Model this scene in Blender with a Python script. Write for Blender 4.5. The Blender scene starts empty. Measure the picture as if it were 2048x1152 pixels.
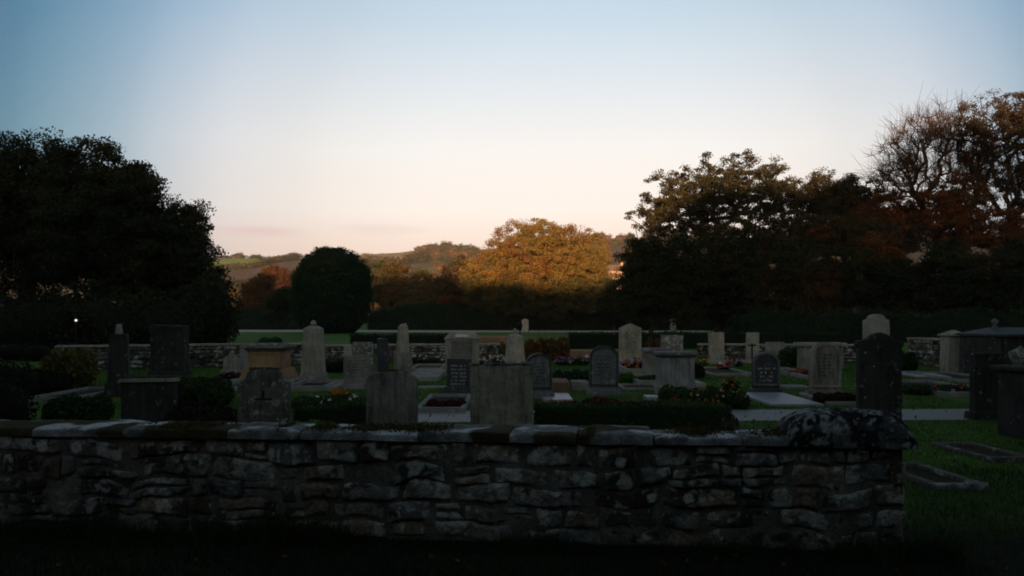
import bpy, math, random
import numpy as np
from mathutils import Vector, Matrix

# ------------------------------------------------------------------ camera, world, sun, exposure
S = bpy.context.scene
COL = S.collection
F, H0, HY, CX = 1700.0, 1.7, 635.0, 1024.0        # focal length in photo pixels, eye height, horizon row, middle column
cd = bpy.data.cameras.new('camera')
cam = bpy.data.objects.new('camera', cd)
COL.objects.link(cam)
cam.location = (0, 0, H0)
cam.rotation_euler = (math.radians(90), 0, 0)
cd.sensor_width = 36.0
cd.lens = 36.0 * F / 2048.0
cd.shift_y = (HY - 576.0) / 2048.0
cd.clip_start = 0.1
cd.clip_end = 9000
S.camera = cam

SUN_EL, SUN_AZ = math.radians(4.0), math.radians(-6.0)     # low sun behind the viewer's left shoulder
w = bpy.data.worlds.new('World')
S.world = w
w.use_nodes = True
nt = w.node_tree
bg = nt.nodes['Background']
bg.inputs[1].default_value = 0.1


def N(t, kind, **kw):
    n = t.nodes.new(kind)
    for k, v in kw.items():
        setattr(n, k, v)
    return n


def L(t, a, b):
    t.links.new(a, b)


def math_node(t, op, a, b=None, clamp=False):
    n = N(t, 'ShaderNodeMath', operation=op, use_clamp=clamp)
    for i, v in enumerate((a, b)):
        if v is None:
            continue
        if isinstance(v, (int, float)):
            n.inputs[i].default_value = v
        else:
            L(t, v, n.inputs[i])
    return n.outputs[0]


def mixc(t, fac, a, b, mode='MIX'):
    n = N(t, 'ShaderNodeMix', data_type='RGBA', blend_type=mode)
    for i, v in ((0, fac), (6, a), (7, b)):
        if isinstance(v, (int, float)):
            n.inputs[i].default_value = v
        elif isinstance(v, tuple):
            n.inputs[i].default_value = v if len(v) == 4 else (*v, 1)
        else:
            L(t, v, n.inputs[i])
    return n.outputs[2]


def ramp(t, fac, stops, smooth=False):
    n = N(t, 'ShaderNodeValToRGB')
    if smooth:
        n.color_ramp.interpolation = 'CARDINAL'
    L(t, fac, n.inputs[0])
    e = n.color_ramp.elements
    while len(e) < len(stops):
        e.new(0.5)
    for el, (p, c) in zip(e, stops):
        el.position = p
        el.color = c if isinstance(c, tuple) and len(c) == 4 else ((*c, 1) if isinstance(c, tuple) else (c, c, c, 1))
    return n.outputs[0]


sky = N(nt, 'ShaderNodeTexSky', sky_type='NISHITA', sun_disc=False, sun_elevation=SUN_EL, sun_rotation=math.pi - SUN_AZ)
sky.air_density = 1.0
sky.dust_density = 1.0
sky.ozone_density = 1.0
tc = N(nt, 'ShaderNodeTexCoord')
sp = N(nt, 'ShaderNodeSeparateXYZ')
L(nt, tc.outputs['Generated'], sp.inputs[0])
# pale evening haze low in the sky opposite the sun
lowmix = ramp(nt, sp.outputs[2], [(0.0, 1.0), (0.2, 1.0), (0.36, 0.9), (0.6, 0.8), (1.0, 0.7)])
hazecol = ramp(nt, sp.outputs[2], [(0.0, (0.250, 0.175, 0.145)), (0.04, (0.262, 0.192, 0.158)), (0.08, (0.275, 0.220, 0.188)), (0.1225, (0.292, 0.262, 0.238)), (0.193, (0.276, 0.268, 0.258)), (0.272, (0.222, 0.238, 0.253)), (0.335, (0.176, 0.215, 0.246)), (0.62, (0.150, 0.156, 0.162))])
hz10 = mixc(nt, 1.0, hazecol, (10, 10, 10), 'MULTIPLY')
front = math_node(nt, 'MULTIPLY', lowmix, ramp(nt, sp.outputs[1], [(0.0, 0.0), (0.6, 1.0)]))
col = mixc(nt, front, sky.outputs[0], hz10)
# the glow opposite the sunset fades to blue away from its middle
dotn = N(nt, 'ShaderNodeVectorMath', operation='DOT_PRODUCT')
L(nt, tc.outputs['Generated'], dotn.inputs[0])
gd = Vector((0.062, 1.0, 0.15)).normalized()
dotn.inputs[1].default_value = gd
fade = ramp(nt, dotn.outputs['Value'], [(0.0, (0.18, 0.20, 0.23)), (0.80, (0.13, 0.23, 0.34)), (0.838, (0.15, 0.32, 0.44)), (0.888, (0.42, 0.555, 0.67)), (0.92, (0.70, 0.76, 0.83)), (0.956, (0.86, 0.88, 0.90)), (0.98, (0.96, 0.97, 0.98)), (1.0, (1, 1, 1))], smooth=True)
fmask = ramp(nt, sp.outputs[1], [(0.0, 0.0), (0.5, 1.0)])
fade2 = mixc(nt, fmask, (1, 1, 1), fade)
col = mixc(nt, 1.0, col, fade2, 'MULTIPLY')
# two thin mauve cloud streaks low over the hill
cm = N(nt, 'ShaderNodeMapping')
cm.inputs['Scale'].default_value = (9, 9, 90)
L(nt, tc.outputs['Generated'], cm.inputs[0])
cn = N(nt, 'ShaderNodeTexNoise')
cn.inputs['Scale'].default_value = 1.0
cn.inputs['Detail'].default_value = 4
L(nt, cm.outputs[0], cn.inputs['Vector'])
cl = ramp(nt, cn.outputs[0], [(0.25, 0.2), (0.6, 1.0)])


def streak(x0, z0, wx, wz):
    dx = math_node(nt, 'DIVIDE', math_node(nt, 'SUBTRACT', sp.outputs[0], x0), wx)
    dz = math_node(nt, 'DIVIDE', math_node(nt, 'SUBTRACT', sp.outputs[2], z0), wz)
    r2 = math_node(nt, 'ADD', math_node(nt, 'MULTIPLY', dx, dx), math_node(nt, 'MULTIPLY', dz, dz))
    return math_node(nt, 'SUBTRACT', 1.0, r2, clamp=True)


st = math_node(nt, 'ADD', streak(-0.285, 0.096, 0.06, 0.008), math_node(nt, 'MULTIPLY', streak(-0.15, 0.102, 0.06, 0.008), 0.5), clamp=True)
st = math_node(nt, 'MULTIPLY', math_node(nt, 'MULTIPLY', st, cl), 0.6)
col = mixc(nt, st, col, (2.0, 1.45, 1.45))
L(nt, col, bg.inputs[0])

sl = bpy.data.lights.new('sun', 'SUN')
sl.energy = 4.0
sl.angle = math.radians(0.6)
sl.color = (1.0, 0.64, 0.34)
sun = bpy.data.objects.new('sun', sl)
COL.objects.link(sun)
sdir = Vector((-math.sin(SUN_AZ) * math.cos(SUN_EL), math.cos(SUN_AZ) * math.cos(SUN_EL), -math.sin(SUN_EL)))
sun.rotation_euler = sdir.to_track_quat('-Z', 'Y').to_euler()
sun.location = (10, -40, 30)

S.view_settings.view_transform = 'Standard'
S.view_settings.look = 'None'
S.view_settings.gamma = 1
S.view_settings.exposure = 1.8
S.render.engine = 'CYCLES'
S.cycles.max_bounces = 5
S.cycles.diffuse_bounces = 3
S.cycles.use_denoising = True
S.cycles.pixel_filter_type = 'BLACKMAN_HARRIS'
S.cycles.filter_width = 1.9
S.render.filter_size = 1.9

# ------------------------------------------------------------------ small helpers
rng = np.random.default_rng(7)
random.seed(7)


def X(px, d):
    return (px - CX) / F * d


def Z(py, d):
    return H0 - (py - HY) / F * d


def D(py):
    return H0 * F / (py - HY)


def tag(o, label=None, cat=None, group=None, kind=None):
    if label:
        o['label'] = label
    if cat:
        o['category'] = cat
    if group:
        o['group'] = group
    if kind:
        o['kind'] = kind
    return o


def empty(name, loc, rz=0, label=None, cat=None, group=None):
    o = bpy.data.objects.new(name, None)
    COL.objects.link(o)
    o.location = loc
    o.rotation_euler = (0, 0, rz)
    o.empty_display_size = 0.2
    return tag(o, label, cat, group)


def link(name, me, mat=None, parent=None, loc=(0, 0, 0), rz=0):
    o = bpy.data.objects.new(name, me)
    COL.objects.link(o)
    o.location = loc
    o.rotation_euler = (0, 0, rz)
    if mat:
        me.materials.append(mat)
    if parent:
        o.parent = parent
    return o


def np_mesh(name, V, Q, cols=None, smooth=False):
    """V (n,3), Q list of faces (all of one size) as array (m,k)."""
    me = bpy.data.meshes.new(name)
    V = np.asarray(V, dtype=np.float32)
    Q = np.asarray(Q, dtype=np.int32)
    me.vertices.add(len(V))
    me.vertices.foreach_set('co', V.ravel())
    m, k = Q.shape
    me.loops.add(m * k)
    me.loops.foreach_set('vertex_index', Q.ravel())
    me.polygons.add(m)
    me.polygons.foreach_set('loop_start', np.arange(0, m * k, k, dtype=np.int32))
    me.polygons.foreach_set('loop_total', np.full(m, k, dtype=np.int32))
    if smooth:
        me.polygons.foreach_set('use_smooth', np.ones(m, dtype=bool))
    me.update(calc_edges=True)
    if cols is not None:
        a = me.color_attributes.new('Col', 'FLOAT_COLOR', 'POINT')
        c4 = np.ones((len(V), 4), dtype=np.float32)
        c4[:, :3] = cols
        a.data.foreach_set('color', c4.ravel())
    return me


def _hash(i, j, k, seed):
    h = (i * 374761393 + j * 668265263 + k * 2147483647 + seed * 1274126177) & 0xFFFFFFFF
    h = ((h ^ (h >> 13)) * 1274126177) & 0xFFFFFFFF
    h = h ^ (h >> 16)
    return (h & 0xFFFF) / 65535.0


def vnoise(P, scale=1.0, seed=0, octaves=1):
    """value noise 0..1 at points P (n,3)"""
    P = np.asarray(P, dtype=np.float64) * scale
    out = np.zeros(len(P))
    amp, tot = 1.0, 0.0
    for o in range(octaves):
        Pi = np.floor(P).astype(np.int64)
        f = P - Pi
        f = f * f * (3 - 2 * f)
        v = 0
        for dx in (0, 1):
            for dy in (0, 1):
                for dz in (0, 1):
                    wgt = (f[:, 0] if dx else 1 - f[:, 0]) * (f[:, 1] if dy else 1 - f[:, 1]) * (f[:, 2] if dz else 1 - f[:, 2])
                    v = v + wgt * _hash(Pi[:, 0] + dx, Pi[:, 1] + dy, Pi[:, 2] + dz, seed + o * 17)
        out += amp * v
        tot += amp
        amp *= 0.5
        P = P * 2.03
    return out / tot


# ------------------------------------------------------------------ materials
def base_mat(name, rough=0.9):
    m = bpy.data.materials.new(name)
    m.use_nodes = True
    t = m.node_tree
    b = t.nodes['Principled BSDF']
    b.inputs['Roughness'].default_value = rough
    b.inputs['Specular IOR Level'].default_value = 0.10
    return m, t, b


def coords(t):
    c = N(t, 'ShaderNodeTexCoord')
    oi = N(t, 'ShaderNodeObjectInfo')
    sc = N(t, 'ShaderNodeVectorMath', operation='SCALE')
    L(t, oi.outputs['Location'], sc.inputs[0])
    sc.inputs['Scale'].default_value = 3.7
    ad = N(t, 'ShaderNodeVectorMath', operation='ADD')
    L(t, c.outputs['Object'], ad.inputs[0])
    L(t, sc.outputs[0], ad.inputs[1])
    return ad.outputs[0]


def noise(t, vec, scale, detail=4, rough=0.55, mapscale=None):
    if mapscale:
        m = N(t, 'ShaderNodeMapping')
        m.inputs['Scale'].default_value = mapscale
        L(t, vec, m.inputs[0])
        vec = m.outputs[0]
    n = N(t, 'ShaderNodeTexNoise')
    n.inputs['Scale'].default_value = scale
    n.inputs['Detail'].default_value = detail
    n.inputs['Roughness'].default_value = rough
    L(t, vec, n.inputs['Vector'])
    return n.outputs[0]


def stone(name, base, dark, lich=(0.34, 0.35, 0.31), lamt=0.35, streaks=0.5, moss=0.4, mosscol=(0.035, 0.033, 0.016), rough=0.92, bump=0.5, spots=0.5):
    m, t, b = base_mat(name, rough)
    v = coords(t)
    n1 = noise(t, v, 2.6, 5)
    c = mixc(t, ramp(t, n1, [(0.35, 0.0), (0.7, 1.0)]), base, dark)
    # weather streaks running down
    n2 = noise(t, v, 1.0, 4, 0.6, (13, 13, 1.6))
    c = mixc(t, math_node(t, 'MULTIPLY', ramp(t, n2, [(0.48, 0.0), (0.68, 1.0)]), streaks), c, tuple(x * 0.35 for x in dark))
    n3 = noise(t, v, 55, 3, 0.7)
    c = mixc(t, 0.6, c, ramp(t, n3, [(0.25, 0.45), (0.75, 1.35)]), 'MULTIPLY')
    # lichen rosettes and blotches
    vo = N(t, 'ShaderNodeTexVoronoi', feature='F1')
    vo.inputs['Scale'].default_value = 9
    L(t, v, vo.inputs['Vector'])
    wob = math_node(t, 'ADD', vo.outputs['Distance'], math_node(t, 'MULTIPLY', noise(t, v, 30, 3), 0.25))
    sp_ = N(t, 'ShaderNodeSeparateColor')
    L(t, vo.outputs['Color'], sp_.inputs[0])
    thr = math_node(t, 'MULTIPLY', math_node(t, 'SUBTRACT', sp_.outputs[0], 1 - 0.45 * spots), 1.1)
    msk = math_node(t, 'MULTIPLY', math_node(t, 'LESS_THAN', math_node(t, 'SUBTRACT', wob, 0.12), thr), spots)
    n4 = noise(t, v, 7, 8, 0.68)
    lm = ramp(t, n4, [(0.62 - 0.16 * lamt, 0.0), (0.70 - 0.14 * lamt, 1.0)])
    lm = math_node(t, 'MULTIPLY', lm, min(1, lamt * 1.6))
    c = mixc(t, math_node(t, 'MAXIMUM', lm, msk), c, lich)
    # moss and algae on ledges that face up
    g = N(t, 'ShaderNodeNewGeometry')
    sn = N(t, 'ShaderNodeSeparateXYZ')
    L(t, g.outputs['Normal'], sn.inputs[0])
    up = ramp(t, sn.outputs[2], [(0.25, 0.0), (0.75, 1.0)])
    mm = math_node(t, 'MULTIPLY', math_node(t, 'MULTIPLY', up, ramp(t, noise(t, v, 6, 5), [(0.4, 0.0), (0.55, 1.0)])), moss)
    c = mixc(t, mm, c, mosscol)
    L(t, c, b.inputs['Base Color'])
    bp = N(t, 'ShaderNodeBump')
    bp.inputs['Strength'].default_value = bump
    bp.inputs['Distance'].default_value = 0.02
    L(t, math_node(t, 'ADD', n3, math_node(t, 'MULTIPLY', n1, 2.0)), bp.inputs['Height'])
    L(t, bp.outputs[0], b.inputs['Normal'])
    return m


def attr_mat(name, rough=0.9, fine=60, bump=0.6, contrast=0.7):
    m, t, b = base_mat(name, rough)
    a = N(t, 'ShaderNodeAttribute', attribute_name='Col')
    v = N(t, 'ShaderNodeTexCoord').outputs['Object']
    n = noise(t, v, fine, 5, 0.7)
    c = mixc(t, contrast, a.outputs['Color'], ramp(t, n, [(0.25, 0.35), (0.75, 1.5)]), 'MULTIPLY')
    n2 = noise(t, v, fine * 0.25, 4, 0.6)
    c = mixc(t, 0.6, c, ramp(t, n2, [(0.3, 0.5), (0.7, 1.4)]), 'MULTIPLY')
    L(t, c, b.inputs['Base Color'])
    bp = N(t, 'ShaderNodeBump')
    bp.inputs['Strength'].default_value = bump
    bp.inputs['Distance'].default_value = 0.015
    L(t, math_node(t, 'ADD', n, n2), bp.inputs['Height'])
    L(t, bp.outputs[0], b.inputs['Normal'])
    return m


def leaf_mat(name, trans=0.25):
    m, t, b = base_mat(name, 0.75)
    a = N(t, 'ShaderNodeAttribute', attribute_name='Col')
    L(t, a.outputs['Color'], b.inputs['Base Color'])
    tr = N(t, 'ShaderNodeBsdfTranslucent')
    L(t, a.outputs['Color'], tr.inputs['Color'])
    mx = N(t, 'ShaderNodeMixShader')
    mx.inputs[0].default_value = trans
    L(t, b.outputs[0], mx.inputs[1])
    L(t, tr.outputs[0], mx.inputs[2])
    L(t, mx.outputs[0], t.nodes['Material Output'].inputs[0])
    return m


def plain(name, c, rough=0.6, metal=0.0, var=0.3):
    m, t, b = base_mat(name, rough)
    v = coords(t)
    cc = mixc(t, var, c, ramp(t, noise(t, v, 18, 5), [(0.3, 0.35), (0.7, 1.5)]), 'MULTIPLY')
    L(t, cc, b.inputs['Base Color'])
    b.inputs['Metallic'].default_value = metal
    return m


LEAF = leaf_mat('leaves')
PETAL = leaf_mat('petals', 0.15)
BARK = attr_mat('bark', 0.95, 14, 0.8)
RUBBLE = attr_mat('rubble_stone', 0.95, 55, 0.9)
FARWALL = attr_mat('far_rubble', 0.95, 18, 0.5)
GREY = stone('grey_sandstone', (0.247, 0.240, 0.210), (0.128, 0.123, 0.105), lamt=0.35, streaks=0.5)
NEAR = stone('weathered_brown_sandstone', (0.245, 0.235, 0.184), (0.140, 0.133, 0.105), lamt=0.12, streaks=0.75, moss=0.8, spots=0.15)
SPECK = stone('lichen_speckled_stone', (0.184, 0.179, 0.160), (0.088, 0.088, 0.080), lamt=0.65, streaks=0.4, spots=0.9)
PALE = stone('pale_limestone', (0.329, 0.311, 0.259), (0.196, 0.182, 0.154), lamt=0.4, streaks=0.3, moss=0.25)
BUFF = stone('buff_limestone', (0.323, 0.297, 0.237), (0.180, 0.168, 0.135), lamt=0.4, streaks=0.4, moss=0.3)
ORANGE = stone('orange_sandstone', (0.392, 0.257, 0.142), (0.270, 0.169, 0.095), lamt=0.1, streaks=0.25, moss=0.5, spots=0.1)
DARKST = stone('dark_granite', (0.052, 0.056, 0.060), (0.034, 0.036, 0.039), lamt=0.2, streaks=0.3, moss=0.2, rough=0.6, bump=0.15, spots=0.3)
BLUEST = stone('blue_grey_slate', (0.147, 0.150, 0.149), (0.096, 0.099, 0.099), lamt=0.35, streaks=0.4, moss=0.3, rough=0.75)
KERB = stone('kerb_stone', (0.255, 0.247, 0.217), (0.150, 0.147, 0.128), lamt=0.35, streaks=0.1, moss=0.3)
SLAB = stone('polished_ledger', (0.255, 0.270, 0.285), (0.180, 0.195, 0.210), lamt=0.1, streaks=0.0, moss=0.05, rough=0.45, bump=0.1, spots=0.1)
SHADEST = stone('shade_darkened_stone', (0.045, 0.044, 0.040), (0.025, 0.025, 0.023), lamt=0.2, streaks=0.5)  # stone with the shade of the far sides put into its colour
MIDST = stone('dark_lichened_stone', (0.125, 0.122, 0.105), (0.05, 0.05, 0.045), lamt=0.45, streaks=0.7, spots=0.4)
MIDST2 = stone('grey_weathered_stone', (0.190, 0.185, 0.160), (0.10, 0.098, 0.085), lamt=0.15, streaks=0.8, spots=0.15)
CARVE = plain('worn_carving', (0.05, 0.05, 0.046), 0.9, var=0.5)
LETTER = plain('pale_lettering', (0.30, 0.31, 0.31), 0.7, var=0.6)
WHITEP = plain('white_plaque', (0.62, 0.62, 0.60), 0.5, var=0.2)
SOIL = plain('dark_soil', (0.022, 0.016, 0.011), 0.95, var=0.8)
IRON = plain('black_iron', (0.015, 0.015, 0.016), 0.5, 0.6)
BRICK = stone('brown_brick', (0.225, 0.128, 0.075), (0.135, 0.078, 0.053), lamt=0.1, streaks=0.2, moss=0.3, spots=0.1)
PATHM = plain('path_asphalt', (0.17, 0.173, 0.17), 0.7, var=0.25)


# ------------------------------------------------------------------ solid shapes
class MB:
    def __init__(self):
        self.v, self.f = [], []

    def add(self, vs, fs):
        o = len(self.v)
        self.v += [tuple(p) for p in vs]
        self.f += [tuple(i + o for i in f) for f in fs]
        return self

    def box(self, x0, x1, y0, y1, z0, z1, tx=0.0, ty=0.0):
        """box whose top is inset by tx, ty on each side"""
        vs = [(x0, y0, z0), (x1, y0, z0), (x1, y1, z0), (x0, y1, z0),
              (x0 + tx, y0 + ty, z1), (x1 - tx, y0 + ty, z1), (x1 - tx, y1 - ty, z1), (x0 + tx, y1 - ty, z1)]
        return self.add(vs, [(3, 2, 1, 0), (4, 5, 6, 7), (0, 1, 5, 4), (1, 2, 6, 5), (2, 3, 7, 6), (3, 0, 4, 7)])

    def prism(self, prof, y0, y1):
        """prof: list of (x, z) going anticlockwise seen from the front (-y)"""
        n = len(prof)
        vs = [(x, y0, z) for x, z in prof] + [(x, y1, z) for x, z in prof]
        fs = [tuple(range(n)), tuple(range(2 * n - 1, n - 1, -1))]
        fs += [(i, i + n, (i + 1) % n + n, (i + 1) % n) for i in range(n)]
        return self.add(vs, fs)

    def lathe(self, prof, seg=20, cx=0, cy=0, square=False):
        """prof: list of (r, z) bottom to top"""
        vs, fs = [], []
        if square:
            seg = 4
        for r, z in prof:
            for k in range(seg):
                a = 2 * math.pi * (k + (0.5 if square else 0)) / seg
                rr = r * (math.sqrt(2) if square else 1)
                vs.append((cx + rr * math.cos(a), cy + rr * math.sin(a), z))
        for i in range(len(prof) - 1):
            for k in range(seg):
                a, b_ = i * seg + k, i * seg + (k + 1) % seg
                fs.append((a, b_, b_ + seg, a + seg))
        fs.append(tuple(range(seg - 1, -1, -1)))
        fs.append(tuple(range((len(prof) - 1) * seg, len(prof) * seg)))
        return self.add(vs, fs)

    def build(self, name, mat, parent=None, bev=0.008, loc=(0, 0, 0), rz=0, rough=None, smooth=False):
        me = bpy.data.meshes.new(name)
        me.from_pydata(self.v, [], self.f)
        me.validate()
        me.update()
        o = link(name, me, mat, parent, loc, rz)
        if rough:                               # worn stone: remesh and displace
            vox, amt, sc = rough
            r = o.modifiers.new('remesh', 'REMESH')
            r.mode = 'VOXEL'
            r.voxel_size = vox
            r.use_smooth_shade = True
            tx = bpy.data.textures.new('wear', 'CLOUDS')
            tx.noise_scale = sc
            tx.noise_depth = 4
            dm = o.modifiers.new('wear', 'DISPLACE')
            dm.texture = tx
            dm.texture_coords = 'GLOBAL'
            dm.strength = amt
            dm.mid_level = 0.55
        elif bev:
            b = o.modifiers.new('bevel', 'BEVEL')
            b.width = bev
            b.segments = 2
            b.limit_method = 'ANGLE'
            b.angle_limit = math.radians(40)
        if smooth:
            for p in me.polygons:
                p.use_smooth = True
        return o


def arc(cx, cz, r, a0, a1, n, rz=None):
    rz = rz or r
    return [(cx + r * math.cos(math.radians(a0 + (a1 - a0) * i / n)), cz + rz * math.sin(math.radians(a0 + (a1 - a0) * i / n))) for i in range(n + 1)]


def profile(kind, w, h):
    a = w / 2
    if kind == 'flat':
        return [(-a, 0), (a, 0), (a, h), (-a, h)]
    if kind == 'round':
        return [(-a, 0), (a, 0)] + arc(0, h - a * 0.8, a, 0, 180, 18, a * 0.8)
    if kind == 'segment':
        r = a * 0.34
        return [(-a, 0), (a, 0)] + arc(0, h - r, a, 0, 180, 18, r)
    if kind == 'gable':
        return [(-a, 0), (a, 0), (a, h - a * 0.42), (0.16 * a, h - 0.02), (0, h), (-0.16 * a, h - 0.02), (-a, h - a * 0.42)]
    if kind == 'shoulder':
        b, r = a * 0.68, a * 0.68
        return [(-a, 0), (a, 0), (a, h - r * 0.75), (b, h - r * 0.55)] + arc(0, h - r * 0.5, r, 0, 180, 14, r * 0.5) + [(-b, h - r * 0.55), (-a, h - r * 0.75)]
    if kind == 'step':
        b = a * 0.60
        return [(-a, 0), (a, 0), (a, h - 0.19), (b + 0.04, h - 0.17), (b, h - 0.02), (b * 0.7, h), (-b * 0.6, h - 0.01), (-b, h - 0.03), (-b - 0.05, h - 0.15), (-a, h - 0.18)]
    if kind == 'gothic':
        return [(-a, 0), (a, 0), (a, h * 0.62), (a * 0.72, h * 0.70), (a * 0.30, h * 0.80), (a * 0.18, h * 0.93), (0, h),
                (-a * 0.18, h * 0.93), (-a * 0.30, h * 0.80), (-a * 0.72, h * 0.70), (-a, h * 0.62)]
    if kind == 'ogee':
        return [(-a, 0), (a, 0), (a, h - a * 0.72), (a * 1.1, h - a * 0.64), (a * 1.08, h - a * 0.46), (a * 0.62, h - a * 0.34), (a * 0.36, h - a * 0.12), (a * 0.12, h - 0.01),
                (0, h), (-a * 0.12, h - 0.01), (-a * 0.36, h - a * 0.12), (-a * 0.62, h - a * 0.34), (-a * 1.08, h - a * 0.46), (-a * 1.1, h - a * 0.64), (-a, h - a * 0.72)]
    raise ValueError(kind)


def inscription(parent, w, z0, z1, y, rows, mat=None, seed=1, fill=0.75, tall=0.6):
    """rows of small worn marks, too weathered to read"""
    r = random.Random(seed)
    mb = MB()
    step = (z1 - z0) / rows
    for i in range(rows):
        zc = z1 - (i + 0.5) * step
        x = -w / 2 * r.uniform(0.7, 1.0)
        xe = -x * r.uniform(0.9, 1.0)
        while x < xe:
            lw = step * r.uniform(0.25, 0.55)
            if r.random() < fill:
                hh = step * tall / 2 * r.uniform(0.7, 1.0)
                mb.box(x, x + lw * 0.55, y - 0.003, y + 0.004, zc - hh, zc + hh)
            x += lw
    return mb.build('inscription', mat or LETTER, parent, bev=0)


# ------------------------------------------------------------------ foliage
def leaf_geo(P, size, cols, seed=0, aspect=0.62, up=0.0):
    r = np.random.default_rng(seed)
    n = len(P)
    a = r.normal(size=(n, 3))
    a[:, 2] = a[:, 2] * (1 + 2.5 * up)
    a /= np.linalg.norm(a, axis=1)[:, None]
    b = np.cross(a, r.normal(size=(n, 3)))
    b /= np.linalg.norm(b, axis=1)[:, None] + 1e-9
    nn = np.cross(a, b)
    s = (np.broadcast_to(size, (n,)) * r.uniform(0.6, 1.3, n))[:, None]
    V = np.stack([P - a * s * 0.5, P + b * s * 0.5 * aspect + nn * s * 0.08, P + a * s * 0.5, P - b * s * 0.5 * aspect + nn * s * 0.08], axis=1).reshape(-1, 3)
    Q = np.arange(4 * n).reshape(n, 4)
    C = np.repeat(cols, 4, axis=0)
    return V, Q, C


def pick_cols(P, palette, seed=0, scale=0.5, jit=0.35, noise_seed=3):
    """palette: list of colours; large clumps take different colours, single leaves jitter"""
    r = np.random.default_rng(seed)
    pal = np.array(palette, dtype=float)
    n = vnoise(P, scale, noise_seed + seed, 2)
    n = np.clip((n - 0.5) * 2.2 + 0.5 + r.normal(0, 0.16, len(P)), 0, 0.9999)
    x = n * (len(pal) - 1)
    i = x.astype(int)
    f = (x - i)[:, None]
    i2 = np.minimum(i + 1, len(pal) - 1)
    c = pal[i] * (1 - f) + pal[i2] * f
    c *= (1 + r.uniform(-jit, jit, len(P)))[:, None]
    return np.clip(c, 0.002, 1)


def tubes(segs, cols, sides=6):
    """segs: (n, 8) p0 xyz r0, p1 xyz r1"""
    s = np.asarray(segs, float)
    n = len(s)
    p0, r0, p1, r1 = s[:, 0:3], s[:, 3], s[:, 4:7], s[:, 7]
    d = p1 - p0
    d /= np.linalg.norm(d, axis=1)[:, None] + 1e-9
    ref = np.where(np.abs(d[:, 2:3]) > 0.9, np.array([[1.0, 0, 0]]), np.array([[0, 0, 1.0]]))
    a = np.cross(d, ref)
    a /= np.linalg.norm(a, axis=1)[:, None]
    b = np.cross(d, a)
    ang = np.arange(sides) * 2 * math.pi / sides
    ca, sa = np.cos(ang), np.sin(ang)
    ring = a[:, None, :] * ca[None, :, None] + b[:, None, :] * sa[None, :, None]
    V = np.concatenate([p0[:, None, :] + ring * r0[:, None, None], p1[:, None, :] + ring * r1[:, None, None]], axis=1).reshape(-1, 3)
    base = (np.arange(n) * 2 * sides)[:, None]
    k = np.arange(sides)
    k2 = (k + 1) % sides
    Q = np.stack([base + k, base + sides + k, base + sides + k2, base + k2], axis=2).reshape(-1, 4)
    C = np.repeat(np.asarray(cols, float).reshape(-1, 3) if np.ndim(cols) > 1 else np.tile(cols, (n, 1)), 2 * sides, axis=0)
    return V, Q, C


def in_ellipsoids(n, ells, seed, shell=0.45, flatten=True):
    """sample n points in a union of ellipsoids (cx, cy, cz, rx, ry, rz); shell<1 favours the outside"""
    r = np.random.default_rng(seed)
    vol = np.array([e[3] * e[4] * e[5] for e in ells]) ** 0.8
    ch = r.choice(len(ells), n, p=vol / vol.sum())
    E = np.array(ells)[ch]
    d = r.normal(size=(n, 3))
    d /= np.linalg.norm(d, axis=1)[:, None]
    rad = r.uniform(0, 1, n) ** shell
    return E[:, :3] + d * E[:, 3:6] * rad[:, None]


def skeleton(base, fork, targets, r_trunk, min_r, seed, bend=0.12, ratio=2.2):
    """grow a branching skeleton from base to fork and on to every target; returns tube segments"""
    r = np.random.default_rng(seed)
    base, fork = np.array(base, float), np.array(fork, float)
    nodes = [base]
    par = [-1]
    nst = 6
    for i in range(1, nst + 1):
        t = i / nst
        off = r.normal(0, 0.012, 3) * np.linalg.norm(fork - base) * (1 if i < nst else 0)
        nodes.append(base * (1 - t) + fork * t + off)
        par.append(len(nodes) - 2)
    plen = [0.0] * (nst + 1)
    T = targets[np.argsort(np.linalg.norm(targets - fork, axis=1))]
    nd = np.zeros((len(T) * 6 + 20, 3))
    pl = np.zeros(len(T) * 6 + 20)
    nd[:nst + 1] = nodes
    cnt = nst + 1
    ends = []
    for t in T:
        dd = np.linalg.norm(nd[:cnt] - t, axis=1) + 0.28 * pl[:cnt]
        # prefer to fork off a node that lies lower than the tip and never off the trunk foot
        dd += np.where(nd[:cnt, 2] > t[2] + 0.1, 0.8 * (nd[:cnt, 2] - t[2]), 0)
        dd[:nst - 1] += 1e6
        j = int(np.argmin(dd))
        a = nd[j]
        ln = np.linalg.norm(t - a)
        k = 1 + int(min(4, ln / 0.7))
        prev = j
        side = r.normal(0, bend * ln, 3)
        side[2] = abs(side[2]) * 0.6
        for q in range(1, k + 1):
            u = q / k
            p = a * (1 - u) + t * u + side * math.sin(math.pi * u) * 0.5
            nd[cnt] = p
            pl[cnt] = pl[prev] + ln / k
            par.append(prev)
            prev = cnt
            cnt += 1
        ends.append(prev)
    wgt = np.zeros(cnt)
    for e in ends:
        wgt[e] += 1
    for i in range(cnt - 1, 0, -1):
        wgt[par[i]] += wgt[i]
    rad = np.maximum(min_r, r_trunk * (wgt / wgt[0]) ** (1 / ratio))
    rad[0] *= 1.35
    segs = []
    for i in range(1, cnt):
        p = par[i]
        rp = rad[p] if wgt[p] < wgt[i] * 1.6 else rad[i] * 1.08
        segs.append((*nd[p], rp, *nd[i], rad[i]))
    return np.array(segs), nd[:cnt]


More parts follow.
